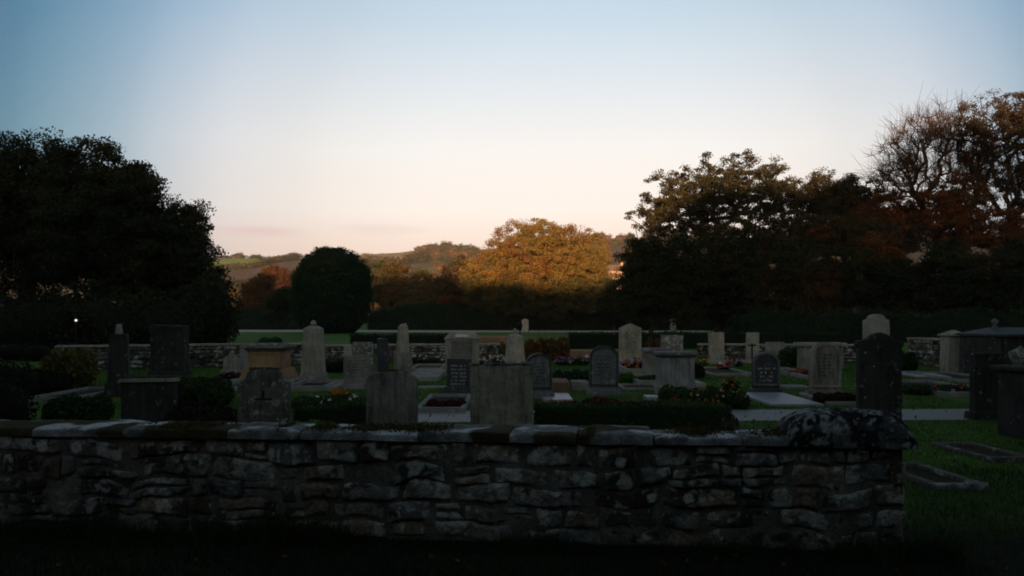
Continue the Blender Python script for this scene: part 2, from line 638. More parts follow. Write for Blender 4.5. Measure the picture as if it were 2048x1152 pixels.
def make_tree(name, label, cat, base, ells, clumps=120, per=160, sigma=0.5, leaf=0.2, palette=None, trunk_r=0.3,
              fork_h=None, seed=1, group=None, min_r=0.03, shell=0.45, twigs=0, gap=0.0, pscale=0.5, low=None, barkcol=(0.035, 0.028, 0.02), green_low=False, dome=0):
    """ells are given in world coordinates relative to the base"""
    root = empty(name, base, 0, label, cat, group)
    C = in_ellipsoids(clumps, ells, seed, shell)
    if gap > 0:
        C = C[vnoise(C, 0.55, seed + 5, 2) > gap]
    C = C[C[:, 2] > (low if low is not None else 0.2)]
    cz = np.mean([e[2] for e in ells])
    fx = np.mean([e[0] for e in ells])
    fh = fork_h if fork_h is not None else max(0.6, cz - max(e[5] for e in ells) * 0.75)
    segs, nodes = skeleton((0, 0, 0), (fx * 0.25, 0, fh), C, trunk_r, min_r, seed)
    if twigs:
        r = np.random.default_rng(seed + 9)
        tips = C[r.integers(0, len(C), twigs)]
        dirs = tips - np.array([fx * 0.5, 0, fh])
        dirs /= np.linalg.norm(dirs, axis=1)[:, None]
        dirs = dirs + r.normal(0, 0.75, dirs.shape)
        ln = r.uniform(0.4, 1.3, (twigs, 1)) * sigma * (1.6 if per < 20 else 0.9)
        mid = tips + dirs * ln * 0.5
        end = mid + (dirs + r.normal(0, 0.35, dirs.shape)) * ln * 0.5
        mr = min_r * 0.62
        tw = np.concatenate([np.hstack([tips, np.full((twigs, 1), mr), mid, np.full((twigs, 1), mr * 0.8)]),
                             np.hstack([mid, np.full((twigs, 1), mr * 0.8), end, np.full((twigs, 1), mr * 0.45)])])
        V2, Q2, C2 = tubes(tw, barkcol, 3)
    V, Q, CC = tubes(segs, barkcol, 6)
    if twigs:
        Q = np.concatenate([Q, Q2 + len(V)])
        V = np.concatenate([V, V2])
        CC = np.concatenate([CC, C2])
    link('trunk', np_mesh('trunk', V, Q, CC, True), BARK, root)
    if per > 0:
        r = np.random.default_rng(seed + 3)
        n = len(C) * per
        idx = r.integers(0, len(C), n)
        sg = sigma * r.uniform(0.55, 1.25, len(C))
        dv = r.normal(size=(n, 3))
        dv /= np.linalg.norm(dv, axis=1)[:, None]
        P = C[idx] + dv * (r.uniform(0, 1, n) ** 0.5 * sg[idx] * 1.55)[:, None] * np.array([1, 1, 0.6])
        if dome:                                   # closed outer skin of leaves
            Pd = in_ellipsoids(dome, ells, seed + 40, 0.10)
            Pd = Pd + (vnoise(Pd, 0.9, seed + 41, 3)[:, None] - 0.55) * 1.2
            P = np.concatenate([P, Pd])
        P = P[P[:, 2] > 0.05]
        cols = pick_cols(P, palette, seed, pscale)
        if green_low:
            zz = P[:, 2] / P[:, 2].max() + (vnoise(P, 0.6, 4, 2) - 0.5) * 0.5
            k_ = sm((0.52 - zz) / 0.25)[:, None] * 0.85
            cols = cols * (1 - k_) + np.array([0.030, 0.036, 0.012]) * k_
        V, Q, CC = leaf_geo(P, leaf, cols, seed)
        link('crown', np_mesh('crown', V, Q, CC), LEAF, root)
    return root


def blob_core(cx, cy, cz, rx, ry, rz, col, seed=0, seg=14):
    """lumpy inner mass of a bush"""
    th = np.linspace(0, math.pi, seg // 2 + 1)
    ph = np.linspace(0, 2 * math.pi, seg, endpoint=False)
    V = []
    for t_ in th:
        for p in ph:
            V.append((math.sin(t_) * math.cos(p), math.sin(t_) * math.sin(p), math.cos(t_)))
    V = np.array(V)
    V *= (0.8 + 0.35 * vnoise(V + seed, 2.0, seed))[:, None]
    V = V * np.array([rx, ry, rz]) + np.array([cx, cy, cz])
    V[:, 2] = np.maximum(V[:, 2], 0.0)
    Q = []
    for i in range(len(th) - 1):
        for k in range(seg):
            Q.append((i * seg + k, (i + 1) * seg + k, (i + 1) * seg + (k + 1) % seg, i * seg + (k + 1) % seg))
    return V, np.array(Q), np.tile(col, (len(V), 1))


def join(parts):
    Vs, Qs, Cs, o = [], [], [], 0
    for V, Q, C in parts:
        Vs.append(V)
        Qs.append(Q + o)
        Cs.append(C)
        o += len(V)
    return np.concatenate(Vs), np.concatenate(Qs), np.concatenate(Cs)


def bush(name, label, cat, base, ells, n=2500, leaf=0.06, palette=None, seed=1, group=None, core=0.72, up=0.0, flowers=None, kind=None, shellpow=0.22, jut=0.1):
    """ells relative to base: (cx, cy, cz, rx, ry, rz); leaves on and near the surface over a dense inner mass"""
    parts = []
    if core:
        for i, e in enumerate(ells):
            parts.append(blob_core(e[0], e[1], e[2], e[3] * core, e[4] * core, e[5] * core, np.array(palette[0]) * 0.8, seed + i))
    P = in_ellipsoids(n, ells, seed, shellpow)
    P = P + (vnoise(P, 3.0 / max(0.5, ells[0][3]), seed, 2)[:, None] - 0.5) * jut * 2 * ells[0][3]
    P = P[P[:, 2] > 0.01]
    parts.append(leaf_geo(P, leaf, pick_cols(P, palette, seed, 1.2 / max(0.3, ells[0][3])), seed, up=up))
    V, Q, C = join(parts)
    o = link(name, np_mesh(name, V, Q, C), LEAF, None, base)
    tag(o, label, cat, group, kind)
    if flowers:
        blooms(o, ells, flowers, seed)
    return o


BLOOM_MESH = {}


def bloom_mesh(colr, size):
    key = (colr, round(size, 3))
    if key not in BLOOM_MESH:
        r = np.random.default_rng(len(BLOOM_MESH))
        k = 9
        V, Q, C = [], [], []
        for i in range(k):                       # petals round a small cup
            a_ = 2 * math.pi * i / k + r.uniform(-0.2, 0.2)
            d_ = np.array([math.cos(a_), math.sin(a_), r.uniform(0.1, 0.9)])
            t_ = np.array([-math.sin(a_), math.cos(a_), 0])
            o = np.array([0, 0, 0])
            q = size * 0.55
            o4 = len(V)
            V += [o, o + d_ * q * 0.6 + t_ * q * 0.35, o + d_ * q, o + d_ * q * 0.6 - t_ * q * 0.35]
            Q.append((o4, o4 + 1, o4 + 2, o4 + 3))
            C += [np.array(colr) * r.uniform(0.7, 1.2)] * 4
        me = np_mesh('bloom', V, Q, np.clip(C, 0, 1))
        me.materials.append(PETAL)
        BLOOM_MESH[key] = me
    return BLOOM_MESH[key]


def bloom_at(parent, p, size, colr):
    o = bpy.data.objects.new('bloom', bloom_mesh(colr, size))
    COL.objects.link(o)
    o.parent = parent
    o.location = p
    o.rotation_euler = (random.uniform(0.2, 1.3), 0, random.uniform(-0.9, 0.9))
    sc = random.uniform(0.7, 1.25)
    o.scale = (sc, sc, sc)


def blooms(parent, ells, flowers, seed=0):
    """flowers: list of (n, size, colour); blooms sit on the upper surface of the plant"""
    for n, size, colr in flowers:
        P = in_ellipsoids(n * 4, ells, seed + 11 + n, 0.08)
        P = P[P[:, 2] > np.percentile(P[:, 2], 40)][:n]
        for p in P:
            bloom_at(parent, (p[0], p[1] - 0.03, p[2] + 0.03), size, colr)


# ------------------------------------------------------------------ terrain
SKU = np.array([-900, 0, 300, 440, 600, 740, 800, 830, 900, 960, 1100, 1190, 1260, 1340, 1450, 1600, 1800, 2048, 3000])
SKV = np.array([520, 512, 512, 520, 519, 510, 507, 503, 500, 500, 486, 479, 480, 482, 476, 472, 470, 466, 480])
RGU = np.array([-900, 440, 600, 700, 760, 900, 1100, 1190, 1400, 2048, 3000])
RGD = np.array([620, 620, 620, 760, 900, 900, 850, 760, 700, 650, 650])


SKK = np.ones(len(SKU))


def sm(t):
    t = np.clip(t, 0, 1)
    return t * t * (3 - 2 * t)


def height(x, y):
    x = np.asarray(x, float)
    y = np.asarray(y, float)
    yy = np.maximum(y, 1.0)
    u = 1024 + 1700 * x / yy
    top_d = np.interp(u, RGU, RGD)
    zt = (H0 + (635 - np.interp(u, SKU, SKV)) / 1700 * top_d) * np.interp(u, SKU, SKK)
    z = zt * sm((yy - 170) / (top_d - 170)) - np.maximum(0, yy - top_d) * 0.04
    roll = (vnoise(np.stack([x, y, x * 0], -1).reshape(-1, 3), 1 / 90, 5, 2).reshape(x.shape) - 0.5) * 4 * sm((yy - 190) / 200) * sm((top_d + 60 - yy) / 200)
    z = np.where(y > 150, z + roll, 0.0)
    # unseen rise behind the viewer, its crest shaped to cast the shade
    ridge = 24.5 - 6.0 * sm((x + 34) / 9) + 5.2 * sm((x + 6) / 12) + 5.5 * sm((x - 12) / 15) + 0.8 * np.sin(x / 9.0) + 0.5 * np.sin(x / 3.7 + 1)
    z = z + np.where(y < -10, ridge * sm((-y - 10) / 50), 0.0)
    return z


for _ in range(3):
    for q_, (u0_, v0_) in enumerate(zip(SKU, SKV)):
        dd_ = np.linspace(250, 1000, 150)
        hh_ = height((u0_ - CX) / F * dd_, dd_)
        SKK[q_] *= (635.0 - v0_) / float(np.max((hh_ - H0) / dd_ * 1700))


def axis_pts(lo, hi, n, k):
    t = np.linspace(-1, 1, n)
    s = np.sinh(t * k) / np.sinh(k)
    return np.where(s < 0, -s * lo, s * hi)


gx = axis_pts(-2600, 2600, 281, 4.2)
gy = np.concatenate([-np.geomspace(10, 900, 40)[::-1], np.linspace(-8, 24, 41), np.linspace(27, 170, 44), np.linspace(178, 1000, 120), np.geomspace(1015, 3200, 14)])
GX, GY = np.meshgrid(gx, gy)
GZ = height(GX, GY)
nyg, nxg = GX.shape
ii = np.arange(nyg * nxg).reshape(nyg, nxg)
Qg = np.stack([ii[:-1, :-1], ii[:-1, 1:], ii[1:, 1:], ii[1:, :-1]], -1).reshape(-1, 4)
Vg = np.stack([GX, GY, GZ], -1).reshape(-1, 3)
# ground cover colour by place: mown lawn near, rough pasture, ploughed and wooded slopes
u_ = 1024 + 1700 * Vg[:, 0] / np.maximum(Vg[:, 1], 1)
lawn = np.array([0.038, 0.088, 0.009])
cg = np.tile(lawn, (len(Vg), 1))
far = sm((Vg[:, 1] - 180) / 60)[:, None]
cg = cg * (1 - far) + np.array([0.075, 0.085, 0.05]) * far
slope = sm((Vg[:, 1] - 230) / 60)[:, None]
cg = cg * (1 - slope) + (np.array([0.060, 0.042, 0.030]) + (vnoise(Vg, 0.012, 8, 2)[:, None] > 0.5) * np.array([0.015, 0.025, 0.0])) * slope
rt = (sm((u_ - 1280) / 60) * sm((Vg[:, 1] - 150) / 50))[:, None]
cg = cg * (1 - rt) + np.array([0.010, 0.008, 0.005]) * rt
fore_shade = ((Vg[:, 1] < 6.6) & (Vg[:, 1] > -60))[:, None]
cg = np.where(fore_shade, np.array([0.011, 0.013, 0.006]), cg)  # shade before the near wall painted into the ground colour
cg = cg * (1 - 0.5 * (sm((9.5 - Vg[:, 1]) / 1.5) * (Vg[:, 0] > 2.0))[:, None])  # painted shade over the lawn at near right
cg *= (0.75 + 0.5 * vnoise(Vg, 0.08, 3, 3))[:, None]
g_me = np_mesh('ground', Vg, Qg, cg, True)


def ground_mat():
    m, t, b = base_mat('ground_cover', 0.95)
    a = N(t, 'ShaderNodeAttribute', attribute_name='Col')
    v = N(t, 'ShaderNodeNewGeometry').outputs['Position']
    n = noise(t, v, 9.0, 6, 0.7)
    c = mixc(t, 0.8, a.outputs['Color'], ramp(t, n, [(0.25, 0.35), (0.75, 1.6)]), 'MULTIPLY')
    n2 = noise(t, v, 0.6, 4, 0.6)
    c = mixc(t, 0.7, c, ramp(t, n2, [(0.3, 0.55), (0.7, 1.4)]), 'MULTIPLY')
    n3 = noise(t, v, 0.05, 4, 0.7)
    c = mixc(t, 0.5, c, ramp(t, n3, [(0.3, 0.6), (0.7, 1.35)]), 'MULTIPLY')
    L(t, c, b.inputs['Base Color'])
    bp = N(t, 'ShaderNodeBump')
    bp.inputs['Strength'].default_value = 0.8
    bp.inputs['Distance'].default_value = 0.04
    L(t, n, bp.inputs['Height'])
    L(t, bp.outputs[0], b.inputs['Normal'])
    return m


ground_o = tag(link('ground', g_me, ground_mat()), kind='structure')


def sheet(name, quad, z, mat, nx=12, ny=3, kind='structure'):
    """flat sheet from 4 corners (near-left, near-right, far-right, far-left)"""
    q = np.array(quad, float)
    V = []
    for j in range(ny + 1):
        for i in range(nx + 1):
            s_, t_ = i / nx, j / ny
            p = (q[0] * (1 - s_) + q[1] * s_) * (1 - t_) + (q[3] * (1 - s_) + q[2] * s_) * t_
            V.append((p[0], p[1], z))
    Q = [(j * (nx + 1) + i, j * (nx + 1) + i + 1, (j + 1) * (nx + 1) + i + 1, (j + 1) * (nx + 1) + i) for j in range(ny) for i in range(nx)]
    return tag(link(name, np_mesh(name, V, Q), mat), kind=kind)


# cross path behind the low hedge, and the pale track at the far edge of the burial ground
sheet('path', [(-3.4, 13.69), (12, 14.25), (12, 15.9), (-3.4, 15.34)], 0.004, PATHM)
TRACK = plain('pale_track_gravel', (0.26, 0.25, 0.19), 0.95, var=0.4)
sheet('track', [(-40, 99), (24, 93), (24, 107), (-40, 116)], 0.03, TRACK)


def field(name, u0, u1, d0, d1, colr, slant=0.0, fs=0.02):
    """a farm field lying on the hillside, its edges along bearings u and distances d"""
    nx, ny = 26, 14
    V = []
    for j in range(ny + 1):
        for i in range(nx + 1):
            u = u0 + (u1 - u0) * i / nx
            d = d0 + (d1 - d0) * j / ny + slant * (i / nx) + 6 * math.sin(u * 0.05 + j)
            V.append(((u - CX) / F * d, d, 0))
    V = np.array(V, float)
    V[:, 2] = height(V[:, 0], V[:, 1]) + 0.9
    Q = [(j * (nx + 1) + i, j * (nx + 1) + i + 1, (j + 1) * (nx + 1) + i + 1, (j + 1) * (nx + 1) + i) for j in range(ny) for i in range(nx)]
    c = np.tile(colr, (len(V), 1)) * (0.85 + 0.3 * vnoise(V, fs, 9, 3))[:, None]
    m = attr_mat(name + '_surface', 0.95, 0.6, 0.0, 0.4)
    return tag(link(name, np_mesh(name, V, Q, c, True), m), kind='structure')


field('pasture', 400, 540, 425, 592, (0.105, 0.135, 0.030), slant=60)
field('lower_pasture', 440, 520, 285, 330, (0.085, 0.10, 0.035))
field('ploughed_field', 420, 600, 345, 425, (0.060, 0.040, 0.032), slant=50)
field('stubble_field', 724, 838, 610, 830, (0.21, 0.135, 0.065))
field('lower_stubble_field', 862, 930, 385, 420, (0.15, 0.11, 0.06))
field('green_meadow', 830, 880, 455, 520, (0.085, 0.10, 0.035))
field('moor', 1150, 1300, 400, 715, (0.062, 0.043, 0.036))

# ------------------------------------------------------------------ big trees
AUT = [(0.165, 0.080, 0.017), (0.145, 0.088, 0.020), (0.095, 0.070, 0.020), (0.18, 0.104, 0.024), (0.13, 0.055, 0.015)]
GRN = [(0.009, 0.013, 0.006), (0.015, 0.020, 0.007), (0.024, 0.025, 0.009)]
OLV = [(0.018, 0.018, 0.008), (0.032, 0.026, 0.010), (0.048, 0.033, 0.011), (0.024, 0.022, 0.009)]
RUS = [(0.045, 0.026, 0.010), (0.10, 0.032, 0.010), (0.15, 0.040, 0.010), (0.05, 0.030, 0.010)]
YEW = [(0.008, 0.016, 0.007), (0.013, 0.024, 0.010), (0.018, 0.028, 0.012)]


def E(px0, px1, py0, py1, d, dd, base_d_x, depth=None):
    """ellipsoid relative to a tree base at (base_x, d) from its outline in the photo at distance d+dd"""
    q = d + dd
    x0, x1 = X(px0, q), X(px1, q)
    z0, z1 = Z(py1, q), Z(py0, q)
    rx, rz = (x1 - x0) / 2, (z1 - z0) / 2
    return ((x0 + x1) / 2 - base_d_x, dd, (z0 + z1) / 2, rx, depth or rx, rz)


def tree_px(name, label, cat, bpx, d, boxes, gz=0.0, depth=None, **kw):
    bx = X(bpx, d)
    ells = []
    for b in boxes:
        e = E(b[0], b[1], b[2], b[3], d, b[4] if len(b) > 4 else 0, bx, depth)
        ells.append((e[0], e[1], e[2] - gz, *e[3:]))
    return make_tree(name, label, cat, (bx, d, gz), ells, **kw)


# left-hand wood, nearest trees, in deep shade
tree_px('broadleaf_tree', 'tall dark broadleaf tree at the left edge of the photo', 'tree', 20, 56,
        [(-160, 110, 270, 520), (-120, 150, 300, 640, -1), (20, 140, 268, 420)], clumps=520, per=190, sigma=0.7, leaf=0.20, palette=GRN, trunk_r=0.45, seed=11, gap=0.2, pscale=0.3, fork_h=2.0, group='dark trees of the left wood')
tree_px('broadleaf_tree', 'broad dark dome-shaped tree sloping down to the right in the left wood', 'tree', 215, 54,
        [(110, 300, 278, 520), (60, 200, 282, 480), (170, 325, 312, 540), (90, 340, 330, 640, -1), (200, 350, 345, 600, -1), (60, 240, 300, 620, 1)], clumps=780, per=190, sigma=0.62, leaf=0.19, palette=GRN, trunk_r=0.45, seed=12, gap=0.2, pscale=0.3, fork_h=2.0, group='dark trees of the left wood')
tree_px('broadleaf_tree', 'smaller ragged tree with russet leaf tips, right end of the left wood', 'tree', 360, 55,
        [(300, 425, 392, 520), (320, 447, 460, 655, -1), (280, 420, 420, 660, 1)], clumps=420, per=140, sigma=0.5, leaf=0.17, palette=GRN + [(0.07, 0.035, 0.012)], trunk_r=0.3, seed=13, gap=0.28, pscale=0.3, fork_h=1.5, group='dark trees of the left wood')
bush('shrub', 'tall dark shrub at the foot of the left wood beside the far lawn', 'shrub', (X(425, 50), 50, 0),
     [(0, 0, 1.9, 1.7, 1.6, 2.6), (-1.6, 0.5, 1.6, 1.6, 1.4, 2.1), (-3.6, 0.5, 1.6, 2.0, 1.4, 1.8)], n=9000, leaf=0.2, palette=GRN, seed=14)
bush('laurel_bush', 'dark laurel thicket under the trees at the far left', 'shrub', (X(60, 46), 46, 0),
     [(0, 0, 1.3, 3.6, 1.6, 1.9), (3.5, 1, 1.2, 3.0, 1.6, 1.9), (-4, 0.5, 1.5, 2.5, 1.6, 2.0), (6.5, 1.5, 1.2, 2.4, 1.6, 1.6)], n=16000, leaf=0.18, palette=GRN, seed=15)
# clipped dark round tree
t0 = tree_px('holly_tree', 'dense dark green round-headed tree left of the middle', 'tree', 662, 92,
             [(586, 744, 494, 664), (590, 740, 540, 678)], clumps=1300, per=140, sigma=0.42, leaf=0.17, palette=[(0.008, 0.020, 0.010), (0.012, 0.026, 0.012), (0.020, 0.032, 0.012)],
             trunk_r=0.3, seed=21, dome=70000, shell=0.30, fork_h=0.6, pscale=0.2, low=0.1)
# the oak that catches the sun
tree_px('oak_tree', 'broad spreading oak with sunlit orange autumn leaves in the middle', 'tree', 1085, 118,
        [(975, 1145, 436, 560), (1050, 1222, 448, 570), (938, 1060, 478, 620, -1), (1060, 1244, 492, 630, -1), (990, 1200, 445, 610, -2), (930, 1240, 530, 655, -1), (918, 1010, 505, 620)],
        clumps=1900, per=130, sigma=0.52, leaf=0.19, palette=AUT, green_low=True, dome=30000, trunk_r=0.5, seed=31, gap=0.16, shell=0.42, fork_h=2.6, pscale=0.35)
tree_px('oak_tree', 'rusty red and orange tree adjoining the sunlit oak on its left', 'tree', 935, 128,
        [(885, 985, 510, 620), (860, 1000, 540, 645, -1)], clumps=300, per=150, sigma=0.6, leaf=0.26, palette=[(0.12, 0.035, 0.012), (0.09, 0.040, 0.014), (0.045, 0.034, 0.014)], trunk_r=0.3, seed=32, gap=0.25, pscale=0.3)
tree_px('bushy_tree', 'small dark bushy tree between the oak and the right-hand wood', 'tree', 1228, 112,
        [(1206, 1246, 545, 610), (1195, 1250, 580, 650)], clumps=60, per=200, sigma=0.5, leaf=0.26, palette=GRN, trunk_r=0.2, seed=33)
# mid-distance trees behind
mid = [
    ('rounded tree in golden brown leaf seen right of the dark round tree', 790, 170, [(748, 838, 520, 625), (735, 800, 545, 640)], [(0.060, 0.040, 0.014), (0.09, 0.048, 0.014), (0.042, 0.036, 0.014)], 41),
    ('olive brown tree with a domed head behind the dark clipped hedge', 855, 160, [(810, 890, 534, 630), (795, 905, 560, 650)], [(0.055, 0.045, 0.016), (0.085, 0.055, 0.016), (0.04, 0.036, 0.014)], 42),
    ('low olive tree between the domed tree and the rusty tree', 915, 165, [(880, 945, 548, 640), (870, 960, 575, 650)], [(0.045, 0.040, 0.014), (0.07, 0.045, 0.014)], 43),
    ('dull green tree just behind the right flank of the dark round tree', 745, 190, [(715, 790, 514, 610)], [(0.03, 0.034, 0.014), (0.055, 0.044, 0.016)], 44),
    ('reddish brown rounded tree on the left of the dark round tree', 522, 140, [(487, 560, 548, 625), (480, 565, 580, 650)], [(0.058, 0.032, 0.013), (0.075, 0.038, 0.013), (0.036, 0.030, 0.012)], 45),
    ('bright orange topped tree peeping over the reddish brown tree', 552, 200, [(520, 582, 532, 590)], [(0.085, 0.038, 0.016), (0.07, 0.028, 0.012)], 46),
    ('dark green tree touching the left side of the dark round tree', 570, 120, [(550, 600, 575, 650), (535, 590, 600, 655)], GRN, 47),
]
for lab, bpx, d, boxes, pal, sd in mid:
    tree_px('field_tree', lab, 'tree', bpx, d, boxes, clumps=200, per=150, sigma=0.8, leaf=0.31, palette=pal, trunk_r=0.3, seed=sd, pscale=0.2, min_r=0.05, group='trees beyond the burial ground')
# right-hand wood: canopy trees with the sky showing beneath them
tree_px('canopy_tree', 'broad flat-topped tree at the left end of the right-hand wood', 'tree', 1455, 86,
        [(1268, 1440, 338, 455), (1345, 1575, 303, 410), (1470, 1615, 330, 430), (1248, 1360, 395, 490, -1), (1290, 1570, 350, 450), (1246, 1350, 450, 570, -1), (1440, 1630, 370, 455), (1300, 1450, 400, 500, -1)],
        clumps=1050, per=80, sigma=0.40, leaf=0.19, palette=OLV, trunk_r=0.45, seed=51, gap=0.30, shell=0.55, fork_h=5.5, pscale=0.3, min_r=0.04, twigs=300)
tree_px('canopy_tree', 'thin-leaved tree with a fan of bare boughs, second from the left in the right-hand wood', 'tree', 1640, 88,
        [(1565, 1710, 340, 430), (1580, 1770, 360, 450), (1640, 1770, 345, 430), (1555, 1770, 390, 465)],
        clumps=760, per=75, sigma=0.38, leaf=0.18, palette=OLV, trunk_r=0.32, seed=52, gap=0.30, shell=0.55, fork_h=6.2, pscale=0.3, min_r=0.04, twigs=300)
tree_px('canopy_tree', 'low russet-leaved tree under the bare tree in the right-hand wood', 'tree', 1765, 84,
        [(1700, 1840, 378, 470), (1680, 1860, 400, 510), (1760, 1870, 400, 500)],
        clumps=620, per=85, sigma=0.40, leaf=0.18, palette=RUS, trunk_r=0.25, seed=53, gap=0.30, fork_h=5.5, min_r=0.035, twigs=300)
tree_px('canopy_tree', 'spreading dark tree filling the space below the flat-topped tree', 'tree', 1530, 80,
        [(1380, 1560, 415, 500), (1500, 1700, 425, 510), (1440, 1640, 440, 540)],
        clumps=440, per=70, sigma=0.40, leaf=0.19, palette=OLV, trunk_r=0.3, seed=58, gap=0.38, shell=0.6, fork_h=4.5, pscale=0.3, min_r=0.035, twigs=200)
tree_px('canopy_tree', 'spreading dark tree with rusty tips beneath the thin-leaved tree', 'tree', 1680, 78,
        [(1600, 1760, 430, 510), (1680, 1850, 430, 520)],
        clumps=480, per=80, sigma=0.42, leaf=0.18, palette=OLV + RUS[:3], trunk_r=0.3, seed=59, gap=0.32, shell=0.6, fork_h=4.5, pscale=0.3, min_r=0.035, twigs=200)
tree_px('bare_tree', 'tall nearly leafless tree with fine spreading twigs against the sky', 'tree', 1893, 82,
        [(1745, 1900, 255, 400), (1790, 1970, 208, 330), (1850, 2000, 230, 400), (1732, 1860, 320, 420), (1900, 2010, 280, 420)],
        clumps=620, per=12, sigma=0.6, leaf=0.13, palette=[(0.06, 0.028, 0.011), (0.08, 0.034, 0.011)], trunk_r=0.42, seed=54, gap=0.15, shell=0.7, fork_h=8.2, min_r=0.030, twigs=5200, barkcol=(0.045, 0.024, 0.012))
tree_px('rust_tree', 'rust-red leafy tree in front of the bare tree trunk', 'tree', 1885, 78,
        [(1840, 1965, 345, 450), (1850, 2010, 395, 510)],
        clumps=560, per=85, sigma=0.40, leaf=0.17, palette=RUS, trunk_r=0.25, seed=55, gap=0.30, fork_h=5.0, min_r=0.03, twigs=300)
tree_px('canopy_tree', 'tallest dark tree at the right edge of the photo', 'tree', 2005, 80,
        [(1912, 2120, 170, 330), (1925, 2160, 230, 430), (1960, 2200, 175, 400), (1895, 2010, 205, 310), (1940, 2160, 330, 460)],
        clumps=1150, per=75, sigma=0.42, leaf=0.17, palette=[(0.026, 0.016, 0.008), (0.05, 0.024, 0.009), (0.030, 0.021, 0.009)], trunk_r=0.5, seed=56, gap=0.36, shell=0.55, fork_h=8.0, min_r=0.04, twigs=1200)
tree_px('canopy_tree', 'sparse russet tree below the tallest tree at the right edge', 'tree', 2040, 76,
        [(1960, 2110, 420, 520), (2000, 2150, 440, 560)],
        clumps=380, per=90, sigma=0.42, leaf=0.17, palette=RUS, trunk_r=0.25, seed=57, gap=0.28, fork_h=4.0, min_r=0.03)
for bx_, by_, rr, hh, lab in ((-10.6, 5.2, 5.0, 9.0, 'big added shade tree beyond the left edge of the photo near the foreground wall'), (11.3, 5.0, 4.9, 9.0, 'big added shade tree beyond the right edge of the photo near the lawn'),  # unseen trees added to shade the foreground and the sides
                              (-5.0, -7.0, 5.0, 8.0, 'big added shade tree behind the viewer on the left'), (5.5, -7.5, 5.0, 8.5, 'big added shade tree behind the viewer on the right'), (0.5, -4.6, 5.4, 9.5, 'spreading added shade tree directly behind the viewer'),
                              (-15.5, 12.5, 5.5, 12, 'tall added shade tree beyond the left edge of the photo beside the path end'), (16.0, 11.5, 5.5, 12, 'tall added shade tree beyond the right edge of the photo beside the path'),
                              (-23.5, 23.0, 6.5, 13, 'tall added shade tree beyond the left edge of the photo near the boundary wall'), (25.0, 22.0, 6.5, 13, 'tall added shade tree beyond the right edge of the photo near the dark tomb')):
    gz_ = float(height(np.array([bx_]), np.array([by_]))[0])
    make_tree('broadleaf_tree', lab, 'tree', (bx_, by_, gz_), [(0, 0, hh * 0.62, rr, rr, hh * 0.42), (0.8, 0.5, hh * 0.75, rr * 0.7, rr * 0.7, hh * 0.3)],
              clumps=130, per=110, sigma=0.75, leaf=0.36, palette=GRN, trunk_r=0.3, seed=int(abs(bx_) * 7), fork_h=2.2, group='added shade trees around the viewer')
under = [
    ('dark leafy thicket at the left foot of the right-hand wood', 1300, 70, [(1238, 1370, 490, 660), (1240, 1330, 470, 600), (1300, 1420, 470, 650)], GRN, 61),
    ('dark thicket under the broad flat-topped tree', 1430, 72, [(1370, 1500, 462, 655), (1400, 1540, 480, 655)], GRN + [(0.05, 0.03, 0.01)], 62),
    ('dark thicket under the thin-leaved tree with bare boughs', 1590, 72, [(1510, 1660, 478, 655), (1560, 1700, 490, 655)], GRN + [(0.055, 0.028, 0.01)], 63),
    ('dark thicket with russet tips below the low russet tree', 1750, 70, [(1680, 1810, 470, 655), (1720, 1850, 500, 655)], GRN + [(0.10, 0.035, 0.01)], 64),
    ('dark thicket with russet tips below the rust-red tree', 1890, 68, [(1820, 1960, 480, 655), (1850, 1990, 500, 655)], GRN + [(0.10, 0.035, 0.01)], 65),
    ('dark thicket at the right edge of the photo', 2030, 66, [(1960, 2110, 480, 655), (2040, 2200, 470, 655)], GRN + [(0.08, 0.03, 0.01)], 66),
]
for lab, bpx, d, boxes, pal, sd in under:
    tree_px('thicket', lab, 'thicket', bpx, d, boxes, clumps=360, per=150, sigma=0.55, leaf=0.20, palette=pal, trunk_r=0.2, seed=sd, pscale=0.25, fork_h=1.2, group='thickets under the right-hand wood', gap=0.2)

# ------------------------------------------------------------------ far hill trees and hedgerows (copies of a few small trees)
protos = []
for k, pal in enumerate([[(0.040, 0.030, 0.016), (0.060, 0.040, 0.018)], [(0.075, 0.042, 0.022), (0.095, 0.050, 0.022)], [(0.030, 0.032, 0.014), (0.045, 0.040, 0.016)], [(0.012, 0.010, 0.006), (0.018, 0.014, 0.008)]]):
    r = np.random.default_rng(90 + k)
    ells = [(0, 0, 0.55, 0.5, 0.5, 0.42), (0.2, 0, 0.5, 0.4, 0.4, 0.33), (-0.22, 0.1, 0.48, 0.36, 0.4, 0.3)]
    C = in_ellipsoids(26, ells, 90 + k, 0.4)
    P = np.repeat(C, 60, axis=0) + r.normal(0, 0.075, (26 * 60, 3))
    V, Q, CC = join([leaf_geo(P, 0.07, pick_cols(P, pal, 90 + k, 3.0), k), blob_core(0, 0, 0.5, 0.36, 0.36, 0.34, np.array(pal[0]), k)])
    crown = np_mesh('crown', V, Q, CC)
    crown.materials.append(LEAF)
    V, Q, CC = tubes([(0, 0, -0.1, 0.04, 0, 0, 0.35, 0.03), (0, 0, 0.35, 0.03, 0.1, 0, 0.6, 0.015), (0, 0, 0.35, 0.03, -0.12, 0, 0.6, 0.015)], (0.03, 0.024, 0.018), 6)
    trunk = np_mesh('trunk', V, Q, CC, True)
    trunk.materials.append(BARK)
    protos.append((crown, trunk))


